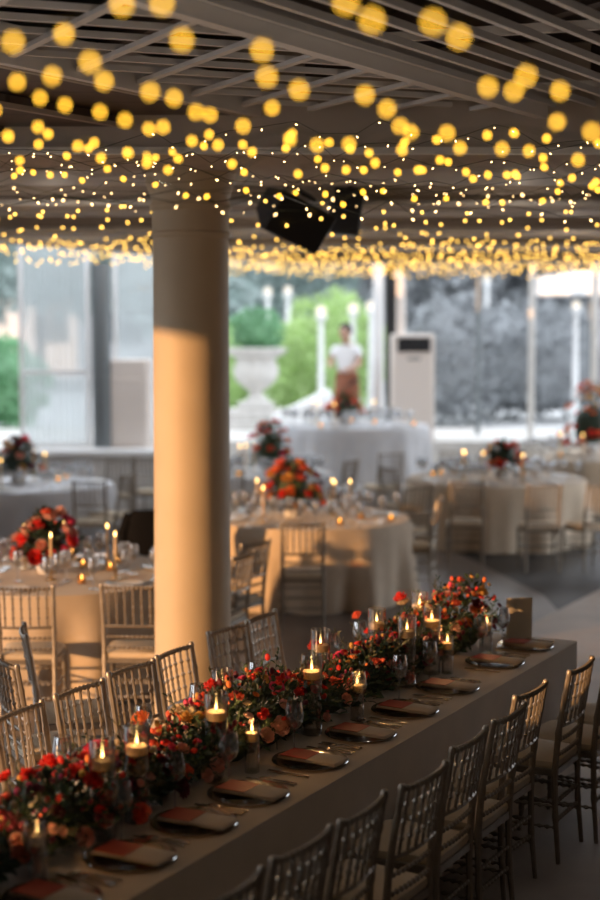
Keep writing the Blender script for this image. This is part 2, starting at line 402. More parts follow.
def chair_at(top, rz, label, group, z=0):
    """top: centre of the crest rail on plan; rz: heading of the sitter"""
    d = Vector((-math.sin(rz), math.cos(rz), 0)); p = Vector((top[0], top[1], 0)) + d * .25
    return place(chair, (p.x, p.y, z), rz, label, group)
# right-hand row: sitters look along N ; crest rail centres from the photograph
rzR = math.atan2(-N.x, N.y)
rr = [((279, 860), (328, 830)), ((337, 821), (391, 797)), ((403, 788), (447, 765)), ((450, 753), (490, 727)), ((495, 725), (525, 703)), ((515, 698), (548, 683)), ((563, 675), (600, 657))]
cents = [(W(*a, .92) + W(*c, .92)) / 2 for a, c in rr]
cents = [cents[0] - U * .43] + cents + [cents[-1] + U * .36 - N * .08, cents[-1] + U * .8 - N * .1]
for i, c in enumerate(cents):
    k = len(cents) - 1 - i
    chair_at(c, rzR + R.uniform(-.06, .06), 'dark silvery chair along the right side of the long table, %s from the far end' % ORD[k], 'chairs along the near side of the long table', .008)
ll = [((-4, 722), (38, 700)), ((52, 696), (104, 680)), ((108, 674), (152, 660)), ((156, 658), (190, 643)), ((208, 634), (246, 622)), ((244, 622), (276, 610))]
for i, (a, c) in enumerate(ll):
    m = (W(*a, .92) + W(*c, .92)) / 2
    chair_at(m, rzR + PI + (.08, 0, -.04, .06, -.1, .05)[i], 'silvery chair behind the garland at the long table, %s from the left edge' % ORD[i], 'chairs along the far side of the long table', .004)
m = W(24, 630, .92); chair_at(m, math.radians(-78), 'silvery banquet chair turned side-on at the left edge, beside the near round table', 'loose chairs at the left edge', .004)
m = W(4, 660, .92); chair_at(m, math.radians(-60), 'silvery banquet chair half out of frame at the left edge', 'loose chairs at the left edge', .004)

# ------------------------------------------------------------------ long table
t = thing('long_table', 'long banquet table hidden under a beige linen cloth', 'table', TP(TL / 2, TW / 2, 0), RZ_T)
b = MB(); b.box((0, 0, .727), (TW - .04, TL - .04, .03), bev=.004); b.build('tabletop', mat('plywood', (.35, .24, .14), .6), t)
for sy in (-1, 0, 1):
    for sx in (-1, 1):
        b = MB(); b.tube([(sx * .36, sy * (TL / 2 - .3), .008), (sx * .36, sy * (TL / 2 - .3), .712)], .016); b.build('leg', M_grey, t)
# cloth
t = thing('tablecloth', 'floor-length beige linen cloth over the long table', 'tablecloth', TP(TL / 2, TW / 2, 0), RZ_T)
b = MB(); b.box((0, 0, .747), (TW, TL, .006), bev=.003); b.build('cloth_top', M_cloth, t)
b = MB(); per = []
nx, ny = 24, 150
hx, hy = TW / 2, TL / 2
for i in range(ny): per.append((hx, -hy + 2 * hy * i / ny, 1, 0))
for i in range(nx): per.append((hx - 2 * hx * i / nx, hy, 0, 1))
for i in range(ny): per.append((-hx, hy - 2 * hy * i / ny, -1, 0))
for i in range(nx): per.append((-hx + 2 * hx * i / nx, -hy, 0, -1))
P_ = len(per); vs = []; fs = []
for L in range(9):
    u = L / 8
    for i, (x, y, ax, ay) in enumerate(per):
        w = u * (.012 * math.sin(i * .42) + .008 * math.sin(i * .17 + 2)) + .015 * u
        vs.append((x + ax * w, y + ay * w, .748 - u * .735))
for L in range(8):
    for i in range(P_): fs.append((L * P_ + i, (L + 1) * P_ + i, (L + 1) * P_ + (i + 1) % P_, L * P_ + (i + 1) % P_))
b.add(vs, fs); b.build('cloth_skirt', M_cloth, t)

# ------------------------------------------------------------------ place settings
def make_plate():
    b = MB(); b.lathe([(0, .004), (.10, .004), (.115, .010), (.155, .016), (.157, .013), (.116, .006), (.1, 0), (0, 0)], 40)
    o = b.build('charger_plate', M_plate); tag(o, 'x', 'plate'); note(o); return o
plate = make_plate()
def make_napkin():
    b = MB()
    for k in range(3): b.box((0, 0, .0025 + k * .004), (.125 - k * .003, .27 - k * .004, .004), bev=.0018)
    o = b.build('folded_napkin', M_napkin); tag(o, 'x', 'napkin'); note(o); return o
napkin = make_napkin()
b = MB(); b.box((0, 0, .001), (.118, .125, .002)); mcard = tag(b.build('menu_card', M_card, smooth=False), 'x', 'card'); note(mcard)
def cut(kind):
    b = MB()
    b.tube([(0, -.10, .004), (0, -.06, .006), (0, .01, .005)], [.0055, .0045, .003], 6)
    if kind == 'fork':
        b.box((0, .035, .005), (.02, .03, .003), bev=.001); b.box((0, .015, .005), (.009, .02, .003))
        for k in range(4): b.box(((k - 1.5) * .0056, .07, .005), (.003, .045, .002))
    elif kind == 'knife': b.box((0, .06, .005), (.017, .11, .0025), bev=.001)
    else: b.ball((0, .045, .006), .024, n=10, m=6, sq=(.8, 1.2, .18))
    o = b.build('table_' + kind, M_steel); tag(o, 'x', kind); note(o); return o
fork, knife, spoon = cut('fork'), cut('knife'), cut('spoon')
def make_wine(name='wine_glass', s=1.0):
    t = thing(name, 'x', 'glass')
    b = MB(); b.lathe([(r * s, z * s) for r, z in [(.001, .105), (.012, .108), (.028, .122), (.038, .145), (.040, .165), (.036, .195), (.0315, .222), (.0305, .2215), (.035, .195), (.039, .165), (.037, .146), (.027, .124), (.01, .11), (.0, .108)]], 24); b.build('bowl', M_glass, t)
    b = MB(); b.lathe([(r * s, z * s) for r, z in [(.006, .006), (.0035, .02), (.003, .06), (.0035, .095), (.008, .107)]], 10); b.build('stem', M_glass, t)
    b = MB(); b.lathe([(r * s, z * s) for r, z in [(.0, .0), (.034, .0), (.035, .002), (.02, .004), (.006, .007)]], 24); b.build('foot', M_glass, t)
    note(t); return t
wine = make_wine()
def flame_mesh():
    b = MB(); b.lathe([(.0001, 0), (.0045, .004), (.0058, .010), (.004, .020), (.0001, .032)], 8); return b.mesh('flame', M_flame)
FL = flame_mesh()
def make_candle(name, r, h, ch, cz):     # glass cylinder, wax body floating / standing in it, wick, flame
    t = thing(name, 'x', 'candle')
    b = MB(); b.lathe([(0, .0), (r * .97, .0), (r, .004), (r, h), (r * .95, h), (r * .94, .01), (0, .008)], 28); b.build('glass_cylinder', M_glasst, t)
    b = MB(); b.lathe([(0, cz), (r * .86, cz), (r * .90, cz + ch * .5), (r * .86, cz + ch), (0, cz + ch - .004)], 24); w = b.build('wax', M_wax, t)
    b = MB(); b.tube([(0, 0, cz + ch - .004), (0, .001, cz + ch + .008)], .001, 5); b.build('wick', M_black, w)
    link('flame', FL, w, (0, 0, cz + ch + .004))
    note(t); return t
cyl_small = make_candle('hurricane_candle', .030, .20, .035, .125)
cyl_wide = make_candle('floating_candle', .046, .35, .032, .245)
def candle_light(p, e=.7):
    l = bpy.data.lights.new('candle_glow', 'POINT'); l.energy = e; l.color = (1, .55, .22); l.shadow_soft_size = 0
    o = bpy.data.objects.new('candle_glow', l); C.objects.link(o); o.location = p

pl = [(145, 862), (207, 827), (262, 798), (320, 764), (372, 737), (415, 713), (456, 690), (500, 664), (533, 648)]
ss = [TS(x, y)[0] for x, y in pl]
ss.append(ss[0] + .42)
ZT = .7502
for i, s in enumerate(sorted(ss)):
    w = 'the %s setting from the far end' % ORD[i]
    j = R.uniform(-.05, .05)
    place(plate, TP(s, .20, ZT), 0, 'smoked glass charger plate under the napkin at ' + w, 'charger plates on the long table')
    place(napkin, TP(s, .185, ZT + .0165), rzR + j, 'folded oatmeal napkin on the glass plate at ' + w, 'napkins on the long table')
    c = TP(s, .185, 0) + N * .062
    place(mcard, (c.x, c.y, ZT + .0300), rzR + j, 'square red menu card on the napkin at ' + w, 'menu cards on the long table')
    for o_, off, lab in ((fork, .19, 'steel fork left of the plate'), (fork, .163 + .05, 'outer steel fork left of the plate'), (knife, -.18, 'steel knife right of the plate'), (spoon, -.205, 'steel spoon right of the plate')):
        if lab.startswith('outer') and i % 2: continue
        place(o_, TP(s + off, .20, ZT), rzR + R.uniform(-.08, .08), lab + ' at ' + w, 'cutlery on the long table')
wg = [(127, 845), (175, 812), (238, 790), (309, 757), (358, 720), (410, 702), (437, 686), (480, 658), (508, 648), (40, 890)]
for i, (x, y) in enumerate(sorted(wg, reverse=True)):
    s, tt = TS(x, y)
    place(wine, TP(s, max(.31, min(tt, .38)), ZT), R.uniform(0, 6), 'empty wine glass on the plate side of the garland, %s from far end' % ORD[i], 'wine glasses in front of the garland')
wb = [(97, 742), (162, 708), (274, 664), (362, 622), (402, 640), (240, 690)]
for i, (x, y) in enumerate(sorted(wb, reverse=True)):
    p = W(x, y, .75 + .22); s, tt = TS(x, y, .97)
    s = -(p - T0).dot(U); tt = (p - T0).dot(N)
    place(wine, TP(s, .83, ZT), 0, 'wine glass on the far side behind the garland, %s from the far end' % ORD[i], 'wine glasses behind the garland')
cs = [(46, 885), (252, 772), (374, 722), (452, 674), (493, 654), (146, 838)]
for i, (x, y) in enumerate(sorted(cs, reverse=True)):
    s, tt = TS(x, y); p = TP(s, max(.33, min(tt, .38)), ZT)
    if i != 4: place(cyl_small, p, 0, 'slim glass candle cylinder at the foot of the garland, %s from the far end' % ORD[min(i, 4)], 'slim candle cylinders along the garland'); candle_light(p + Vector((0, 0, .204)), 1.0)
cw = [(180, 762), (115, 772), (226, 722), (222, 695), (334, 682), (318, 652), (427, 640), (440, 628), (362, 608 + 20), (396, 610)]
for i, (x, y) in enumerate(sorted(cw, reverse=True)):
    p = W(x, y, ZT + .24); s = -(p - T0).dot(U); tt = (p - T0).dot(N)
    p = TP(s, max(.40, min(tt, .62)), ZT)
    place(cyl_wide, p, 0, 'wide glass candle cylinder standing in the garland, %s from the far end' % ORD[i], 'wide candle cylinders in the garland')
    if i % 2 == 0: candle_light(p + Vector((0, 0, .321)))
# upright cream card at the far end
p = TP(.07, .32, ZT)
t = thing('table_card', 'blank upright cream card standing at the far end of the long table', 'card', p, math.radians(12))
b = MB(); b.box((0, 0, .115), (.155, .003, .23)); b.build('card_panel', M_cream, t, smooth=False)
b = MB(); b.box((0, .035, .012), (.16, .03, .02), bev=.003); b.box((0, .012, .012), (.16, .012, .02), bev=.003); b.build('card_holder', M_chair, t)

# ------------------------------------------------------------------ flowers
def petal(mb, M, w, l, cup, cols=3, rows=4):
    v = []
    for i in range(rows + 1):
        u = i / rows; ww = w * math.sin(PI * (.12 + .78 * u)) ** .8
        for k in range(cols + 1):
            s_ = k / cols * 2 - 1
            v.append((s_ * ww / 2, l * u, cup * l * u * u + .25 * w * s_ * s_))
    f = [(i * (cols + 1) + k, i * (cols + 1) + k + 1, (i + 1) * (cols + 1) + k + 1, (i + 1) * (cols + 1) + k) for i in range(rows) for k in range(cols)]
    mb.add(v, f, M)
def bloom(kind, r):
    b = MB(); rr_ = random.Random(hash((kind, round(r * 1000))) % 1000 if False else int(r * 1000) + len(kind) * 7)
    if kind == 'rose':
        for ring in range(5):
            n = 4 + ring; tilt = math.radians(82 - ring * 17); rad = r * (.12 + .12 * ring)
            for k in range(n):
                a = 2 * PI * (k + .37 * ring) / n + rr_.uniform(-.1, .1)
                M = Matrix.Rotation(a, 4, 'Z') @ Matrix.Translation((0, rad * .35, -r * .1 + .02 * r * ring)) @ Matrix.Rotation(tilt, 4, 'X')
                petal(b, M, r * (.75 + .12 * ring), r * (.72 + .05 * ring), .28)
    elif kind == 'carnation':
        for ring in range(4):
            n = 7 + 2 * ring; tilt = math.radians(80 - ring * 22)
            for k in range(n):
                a = 2 * PI * k / n + rr_.uniform(-.2, .2)
                M = Matrix.Rotation(a, 4, 'Z') @ Matrix.Rotation(tilt + rr_.uniform(-.2, .2), 4, 'X')
                petal(b, M, r * .55, r * rr_.uniform(.85, 1.05), rr_.uniform(-.2, .35), 2, 3)
    elif kind == 'protea':
        b.ball((0, 0, r * .2), r * .45, n=10, m=6)
        for ring in range(5):
            n = 14; tilt = math.radians(85 - ring * 18)
            for k in range(n):
                a = 2 * PI * (k + .5 * ring) / n; M = Matrix.Rotation(a, 4, 'Z') @ Matrix.Rotation(tilt, 4, 'X')
                b.tube([(0, r * .2, 0), (0, r * .7, .04 * r), (0, r * 1.05, .25 * r)], [r * .04, r * .035, r * .05], 4, M)
    elif kind == 'daisy':
        b.ball((0, 0, .1 * r), r * .25, n=8, m=4, sq=(1, 1, .6))
        for ring in range(2):
            for k in range(9):
                a = 2 * PI * (k + .5 * ring) / 9; M = Matrix.Rotation(a, 4, 'Z') @ Matrix.Rotation(math.radians(18 + 25 * ring), 4, 'X'); petal(b, M, r * .42, r, .1, 2, 3)
    else:                                # bud
        b.ball((0, 0, r * .6), r * .7, n=8, m=6, sq=(.8, .8, 1.1))
        for k in range(3):
            M = Matrix.Rotation(2.1 * k, 4, 'Z') @ Matrix.Rotation(1.25, 4, 'X'); petal(b, M, r * .9, r * 1.3, .1, 2, 3)
    return b
BK = {}
def bmesh_of(kind, col, r):
    k = (kind, col, r)
    if k not in BK: BK[k] = bloom(kind, r).mesh(kind, M_pet[col])
    return BK[k]
NAMES = {'rose': 'rose', 'carnation': 'carnation', 'protea': 'pincushion_flower', 'daisy': 'daisy', 'bud': 'bud'}
def orient(o, d, spin=0):
    q = Vector(d).normalized().to_track_quat('Z', 'Y'); o.rotation_mode = 'XYZ'; o.rotation_euler = (q.to_matrix() @ Matrix.Rotation(spin, 3, 'Z')).to_euler()
def leafadd(mb, p, d, l, w, rnd):
    d = Vector(d).normalized(); q = (d.to_track_quat('Y', 'Z').to_matrix() @ Matrix.Rotation(rnd.uniform(-1.2, 1.2), 3, 'Y')).to_4x4()
    M = Matrix.Translation(p) @ q
    mb.add([(0, 0, 0), (-w * .45, l * .35, .1 * l), (w * .45, l * .35, .1 * l), (-w * .38, l * .7, .07 * l), (w * .38, l * .7, .07 * l), (0, l, -.08 * l), (0, l * .38, .02 * l), (0, l * .7, 0)], [(0, 2, 6), (0, 6, 1), (1, 6, 7, 3), (6, 2, 4, 7), (3, 7, 5), (7, 4, 5)], M)
# garland along the table centre; local frame = world, height profile h(s)
gar = thing('flower_garland', 'red, coral and blush flower garland down the middle of the long table', 'flowers', TP(0, TW / 2 + .07, ZT))
inv = -gar.location
def hprof(s):
    return .19 + .04 * math.sin(s * 2.3 + 1) + .03 * math.sin(s * 5.1) + (.07 if s < 1.3 else 0)
def gpoint(s, q, k):                     # q in -1..1 across, k 0..1 outward
    h = hprof(s); hwid = .165 + .02 * math.sin(s * 3.7); a = q * 1.45
    return TP(s, TW / 2 + .07, 0) + (-N) * (math.sin(a) * hwid * k) + Vector((0, 0, ZT + .03 + h * k * max(.03, math.cos(a) ** .8)))
G0, G1 = .42, TL + .0
lm = [MB(), MB(), MB()]
RG = random.Random(21)
for _ in range(7400):
    s = RG.uniform(G0 - .1, G1); q = RG.uniform(-1, 1); k = RG.uniform(.55, 1.06)
    p = gpoint(s, q, k) ; c = gpoint(s, 0, .2)
    d = (p - c).normalized() + Vector((RG.uniform(-.8, .8), RG.uniform(-.8, .8), RG.uniform(-.5, .6)))
    L = RG.uniform(.022, .055); leafadd(lm[RG.choice((0, 0, 1, 1, 2))], p + inv, d, L, L * RG.uniform(.3, .6), RG)
for _ in range(170):                      # loose sprigs standing out of the mass
    s = RG.uniform(G0, G1); q = RG.uniform(-1, 1); p = gpoint(s, q, .8); d = (p - gpoint(s, 0, 0)).normalized() + Vector((RG.uniform(-.5, .5), RG.uniform(-.5, .5), RG.uniform(0, .6)))
    d.normalize(); L = RG.uniform(.10, .2); m = lm[RG.choice((0, 1, 2))]
    pts = [p + inv + d * L * u + Vector((0, 0, -.03 * u * u)) for u in (0, .5, 1)]
    m.tube(pts, [.0015, .0012, .0008], 4)
    for j in range(9):
        u = .25 + .75 * j / 8; pp = p + inv + d * L * u + Vector((0, 0, -.03 * u * u)); leafadd(m, pp, d + Vector((RG.uniform(-1, 1), RG.uniform(-1, 1), RG.uniform(-.6, .8))), RG.uniform(.02, .035), .011, RG)
cr = MB()
for i in range(40):
    s = G0 + (G1 - G0) * i / 39; h = hprof(s); p = TP(s, TW / 2 + .07, ZT + .02) + inv
    cr.ball(p + Vector((0, 0, h * .22)), .10, n=8, m=5, sq=(1, 1, min(1.0, h * .55 / .13 * .8)))
o = cr.build('moss_base', mat('moss', (.03, .045, .02), .9, noise=.3), gar)
for m, mm in zip(lm, M_leaf):
    o = m.build('foliage', mm, gar, smooth=False); o['kind'] = 'stuff'
# named blooms (largest / nearest), the small rest as one stuff part
fl = []
feat = [(142, 722, 'protea', 'orange', .042), (212, 688, 'carnation', 'red', .038), (204, 700, 'carnation', 'coral', .032), (163, 735, 'rose', 'coral', .036), (75, 778, 'daisy', 'red', .05), (52, 768, 'carnation', 'red', .05), (28, 778, 'carnation', 'red', .036), (5, 780, 'rose', 'red', .03), (92, 805 - 20, 'rose', 'red', .035), (95, 750, 'rose', 'pink', .036), (5, 803, 'rose', 'coral', .032),
        (316, 648, 'carnation', 'red', .040), (268, 660, 'bud', 'red', .022), (276, 690, 'rose', 'pink', .034), (290, 682, 'rose', 'coral', .032), (298, 694, 'carnation', 'red', .028), (358, 617, 'protea', 'coral', .030), (401, 600, 'carnation', 'red', .042), (340, 658, 'rose', 'pink', .036), (438, 600, 'rose', 'orange', .028), (460, 583, 'carnation', 'coral', .036), (466, 592, 'rose', 'pink', .03), (455, 605, 'rose', 'coral', .032), (474, 612, 'rose', 'orange', .036), (466, 624, 'carnation', 'orange', .036), (428, 612, 'rose', 'red', .03), (412, 627, 'carnation', 'coral', .036), (395, 640, 'rose', 'red', .034), (443, 618, 'rose', 'red', .03), (370, 632, 'rose', 'red', .028), (236, 700, 'rose', 'coral', .032), (178, 712, 'rose', 'cream', .032), (130, 758, 'rose', 'orange', .032), (135, 772, 'rose', 'cream', .036), (404, 604, 'rose', 'cream', .034), (447, 596, 'rose', 'blush', .028),
        (105, 800, 'rose', 'blush', .033), (102, 820, 'rose', 'blush', .034), (82, 838, 'rose', 'blush', .036), (18, 855, 'rose', 'blush', .038), (12, 825, 'rose', 'burgundy', .04), (277, 728, 'rose', 'blush', .045), (214, 765, 'rose', 'blush', .03), (205, 776, 'rose', 'blush', .028), (270, 745, 'rose', 'blush', .034), (480, 633, 'rose', 'blush', .03), (345, 700, 'rose', 'blush', .028), (185, 800, 'rose', 'burgundy', .03), (35, 795, 'rose', 'burgundy', .034)]
for x, y, kd, cl, r in feat:
    # meet the garland: try heights until the sight line reaches the garland's surface
    best = None
    for q in range(-14, 15):
        for s100 in range(int(G0 * 50), int(G1 * 50)):
            p = gpoint(s100 / 50, q / 15, 1.0)
            # project
            v = p - Vector((0, 0, HC)); zc = v.y * math.cos(PITCH) - v.z * math.sin(PITCH); yc = v.y * math.sin(PITCH) + v.z * math.cos(PITCH)
            e = (300 + F * v.x / zc - x) ** 2 + (450 - F * yc / zc - y) ** 2
            e += max(0, -q) * 2 if q < -6 else 0
            if best is None or e < best[0]: best = (e, s100 / 50, q / 15)
    e, s, q = best; base = gpoint(s, q, 1.0)
    p = D(x, y, base.y) if e < 900 and (q < .3 or e < 60) else base
    if p.z < ZT + .04: p.z = ZT + .04
    fl.append((p, (p - gpoint(s, 0, .1)).normalized() + Vector((0, 0, .35)) + Vector((-.1, -.35, 0)), kd, cl, r, p.z - base.z))
stems = MB()
for i, (p, d, kd, cl, r, up) in enumerate(fl):
    o = link(NAMES[kd], bmesh_of(kd, cl, r), gar, p + inv); orient(o, d, i)
    if up > .01: stems.tube([p + inv - Vector(d).normalized() * .005, p + inv - Vector((0, 0, .08 + up))], .0022, 5)
for i in range(100 - len(fl)):
    s = RG.uniform(G0, 5.2); q = RG.uniform(-.25, 1); p = gpoint(s, q, 1.02)
    kd = RG.choice(('rose', 'rose', 'carnation', 'carnation', 'daisy')); cl = RG.choice(('red', 'coral', 'coral', 'orange', 'pink', 'cream', 'burgundy', 'yellow') if q < .45 else ('burgundy', 'blush', 'blush', 'burgundy', 'coral'))
    r = RG.choice((.026, .032, .038)); o = link(NAMES[kd], bmesh_of(kd, cl, r), gar, p + inv); orient(o, (p - gpoint(s, 0, .1)).normalized() + Vector((0, -.2, .1)), i)
stems.build('stem', M_leaf[1], gar)['kind'] = 'stuff'
small = {}
for i in range(760):
    s = RG.uniform(G0 - .05, G1); q = RG.uniform(-1, 1) * (RG.random() ** .3); p = gpoint(s, q, RG.uniform(1.0, 1.16))
    cl = RG.choice(('red', 'coral', 'orange', 'yellow', 'pink', 'cream', 'burgundy', 'red') if abs(q) < .5 else ('burgundy', 'blush', 'burgundy', 'red')); kd = RG.choice(('bud', 'bud', 'rose'))
    r = RG.choice((.012, .016, .021)); me = bmesh_of(kd, cl, r)
    dq = ((p - gpoint(s, 0, .1)).normalized() + Vector((RG.uniform(-.4, .4), RG.uniform(-.4, .4), RG.uniform(-.2, .4)))).normalized().to_track_quat('Z', 'Y')
    M = Matrix.Translation(p + inv) @ dq.to_matrix().to_4x4()
    small.setdefault(cl, MB()).add([v.co for v in me.vertices], [tuple(pp.vertices) for pp in me.polygons], M)
for cl, m in small.items():
    o = m.build('small_blossom', M_pet[cl], gar); o['kind'] = 'stuff'
    o['label'] = 'tiny %s buds and blossoms' % cl

# ------------------------------------------------------------------ round tables
def round_cloth(r, h, m, seed):
    rnd = random.Random(seed); t = MB(); n = 120; vs = []; fs = []
    for k in (0.001, .5, .97): vs += [(r * k * math.cos(2 * PI * i / n), r * k * math.sin(2 * PI * i / n), h) for i in range(n)]
    top = MB(); top.add(vs, [(L * n + i, L * n + (i + 1) % n, (L + 1) * n + (i + 1) % n, (L + 1) * n + i) for L in range(2) for i in range(n)])
    ph = rnd.uniform(0, 6); nf = 11; sk = []
    for L in range(10):
        u = L / 9
        for i in range(n):
            a = 2 * PI * i / n; w = u * (.055 * math.sin(nf * a + ph) + .03 * math.sin(nf * 2 * a + 2 * ph + math.sin(3 * a)))
            rr2 = r * (.97 + .03 * min(1, u * 8)) + w + .03 * u
            sk.append((rr2 * math.cos(a), rr2 * math.sin(a), h - (h - .012) * u if u > .01 else h))
    s2 = MB(); s2.add(sk, [(L * n + i, (L + 1) * n + i, (L + 1) * n + (i + 1) % n, L * n + (i + 1) % n) for L in range(9) for i in range(n)])
    return top, s2
small_wine = None
b = MB(); b.lathe([(.0, .0), (.034, .0), (.034, .003), (.005, .007), (.0035, .09), (.012, .105), (.034, .13), (.039, .16), (.033, .215), (.032, .215), (.037, .16), (.03, .13), (0, .108)], 14)
small_wine = tag(b.build('stemmed_glass', M_glass2), 'x', 'glass'); note(small_wine)
b = MB(); b.lathe([(.0, .004), (.09, .004), (.13, .014), (.132, .010), (.09, 0), (0, 0)], 24); small_plate = tag(b.build('dinner_plate', M_china), 'x', 'plate'); note(small_plate)
def make_taper():
    t = thing('taper_candle', 'x', 'candle')
    b = MB(); b.lathe([(0, 0), (.045, 0), (.045, .006), (.010, .012), (.008, .05), (.016, .06), (.016, .075), (.012, .075)], 16); b.build('candle_holder', mat('brass', (.6, .42, .2), .25, metal=1), t)
    b = MB(); b.tube([(0, 0, .06), (0, 0, .30)], [.011, .009], 10); w = b.build('wax', M_wax, t)
    o = link('flame', FL, w, (0, 0, .302), sc=1.25)
    note(t); return t
taper = make_taper()
def make_votive():
    t = thing('votive_candle', 'x', 'candle')
    b = MB(); b.lathe([(0, 0), (.028, 0), (.033, .005), (.035, .065), (.033, .065), (.030, .008), (0, .006)], 16); b.build('votive_glass', glass('amber glass', (.95, .8, .6), .15), t)
    b = MB(); b.lathe([(0, .008), (.027, .008), (.027, .03), (0, .03)], 12); w = b.build('wax', M_wax, t)
    link('flame', FL, w, (0, 0, .032)); note(t); return t
votive = make_votive()
def centrepiece(loc, w, h, n, cols, label, seed, group='floral centrepieces'):
    rnd = random.Random(seed); t = thing('flower_centrepiece', label, 'flowers', loc, 0, group)
    b = MB(); b.lathe([(0, 0), (.07, 0), (.085, .03), (.08, .12), (.075, .12), (.07, .02), (0, .015)], 20); b.build('vase', M_stone, t)
    lv = MB()
    for _ in range(int(260)):
        a = rnd.uniform(0, 2 * PI); e = rnd.uniform(-.2, 1.5); k = rnd.uniform(.5, 1.05)
        p = Vector((w * k * math.cos(a) * math.cos(e), w * k * math.sin(a) * math.cos(e), .13 + (h - .13) * max(-.12, k * math.sin(e))))
        leafadd(lv, p, p - Vector((0, 0, .1)) + Vector((rnd.uniform(-.1, .1), rnd.uniform(-.1, .1), .05)), .07, .03, rnd)
    lv.ball((0, 0, .13 + (h - .13) * .35), w * .62, n=10, m=6, sq=(1, 1, (h - .13) / w * .55))
    o = lv.build('foliage', M_leaf[rnd.choice((0, 1))], t, smooth=False); o['kind'] = 'stuff'
    for i in range(n):
        a = 2.4 * i + rnd.uniform(-.3, .3); e = rnd.uniform(0, 1.4); k = rnd.uniform(.88, 1.1)
        p = Vector((w * k * math.cos(a) * math.cos(e), w * k * math.sin(a) * math.cos(e), .13 + (h - .13) * k * math.sin(e)))
        kd = rnd.choice(('rose', 'carnation', 'rose')); cl = rnd.choice(cols); r = rnd.choice((.04, .05, .06))
        o = link(NAMES[kd], bmesh_of(kd, cl, r), t, p); orient(o, p - Vector((0, 0, .12)), i)
    return t
chair_specs = []
def round_table(px, yc, r, z, name, seed, cloth=M_cloth, flower=(.24, .42, 26, ('red', 'coral', 'orange', 'pink', 'blush')), fpx=None, ng=14, nt=4, nv=5, np_=6, drop=0, fname='coral and red'):
    cx_ = (px - 300) / F * yc; c = Vector((cx_, yc, z))
    base = .012 if z == 0 else 0
    t = thing('round_table', 'round table under the cloth ' + name, 'table', (cx_, yc, z), 0, 'round banquet tables')
    b = MB(); b.lathe([(0, .715), (r * .95, .715), (r * .95, .742), (0, .742)], 40); b.build('tabletop', MC['plywood'], t)
    for k in range(4):
        a = PI / 4 + k * PI / 2; b = MB(); b.tube([(r * .6 * math.cos(a), r * .6 * math.sin(a), base), (r * .6 * math.cos(a), r * .6 * math.sin(a), .715)], .02); b.build('leg', M_grey, t)
    t = thing('tablecloth', '%s round tablecloth reaching the floor ' % ('pale grey' if cloth is M_cloth2 else 'beige') + name, 'tablecloth', (cx_, yc, z), 0, 'round tablecloths')
    top, sk = round_cloth(r, .75, cloth, seed); top.build('cloth_top', cloth, t); sk.build('cloth_skirt', cloth, t)
    rnd = random.Random(seed * 3 + 1); zt = z + .7505
    fx = cx_ if fpx is None else (fpx - 300) / F * yc
    w, h, n, cols = flower
    if w: centrepiece((fx, yc, zt), w, h, n, cols, fname + ' flower centrepiece on the round table ' + name, seed)
    sides = 'the round table ' + name
    taken = [(fx, yc, w)]
    def spot(lo, hi, rad):
        for _ in range(60):
            a = rnd.uniform(0, 2 * PI); d = rnd.uniform(lo, hi) * r; x, y = cx_ + d * math.cos(a), yc + d * math.sin(a)
            if all((x - p[0]) ** 2 + (y - p[1]) ** 2 > (rad + p[2]) ** 2 for p in taken): taken.append((x, y, rad)); return (x, y, zt)
        return None
    for k in range(np_):
        a = 2 * PI * k / np_ + .3; x, y = cx_ + r * .77 * math.cos(a), yc + r * .77 * math.sin(a); taken.append((x, y, .12))
        place(small_plate, (x, y, zt), 0, 'white dinner plate set around the edge of ' + sides, 'plates on ' + sides)
    for k in range(nt):
        p = spot(.25, .62, .05)
        if p: place(taper, p, 0, 'lit ivory taper candle among the glasses on ' + sides, 'taper candles on ' + sides)
    for k in range(int(ng * 1.6)):
        p = spot(.35, .9, .036)
        if p: place(small_wine, p, 0, 'clear stemmed glass on ' + sides, 'glasses on ' + sides)
    for k in range(nv):
        p = spot(.25, .85, .036)
        if p: place(votive, p, 0, 'small lit votive candle on ' + sides, 'votive candles on ' + sides)
    return c
round_table(52, 10.75, 1.0, 0, 'left of the column', 1, ng=22, nt=5, nv=6, fname='hot pink and coral', flower=(.22, .42, 34, ('red', 'coral', 'pink', 'pink', 'blush')), fpx=46)
round_table(308, 14.0, .98, 0, 'just behind the column', 2, ng=26, nt=5, nv=6, flower=(.26, .50, 40, ('red', 'coral', 'orange', 'burgundy', 'red', 'yellow')), fpx=293)
round_table(497, 17.7, 1.08, 0, 'with bright red flowers', 3, ng=30, nt=5, nv=6, flower=(.26, .42, 24, ('red', 'coral', 'orange')), fpx=503, fname='bright red')
round_table(28, 17.0, .98, 0, 'by the far-left glass screen', 4, cloth=M_cloth2, ng=18, nt=3, nv=3, flower=(.26, .50, 28, ('pink', 'blush', 'yellow', 'red', 'burgundy')), fpx=17, fname='pink, yellow and burgundy')
round_table(264, 18.3, .86, 0, 'below the terrace step', 5, cloth=M_cloth2, ng=24, nt=4, nv=4, flower=(.24, .62, 26, ('red', 'coral', 'pink', 'orange')), fpx=270, fname='small coral')
round_table(352, 21.45, 1.12, .4, 'before the standing person', 6, cloth=M_cloth2, ng=40, nt=6, nv=4, flower=(.24, .44, 26, ('red', 'coral', 'orange', 'burgundy')), fpx=345, fname='dark red')
round_table(594, 21.0, 1.1, 0, 'at the far right edge', 7, ng=30, nt=6, nv=4, flower=(.40, .95, 60, ('red', 'coral', 'orange', 'orange', 'yellow', 'blush')), fpx=592, fname='large orange and coral')
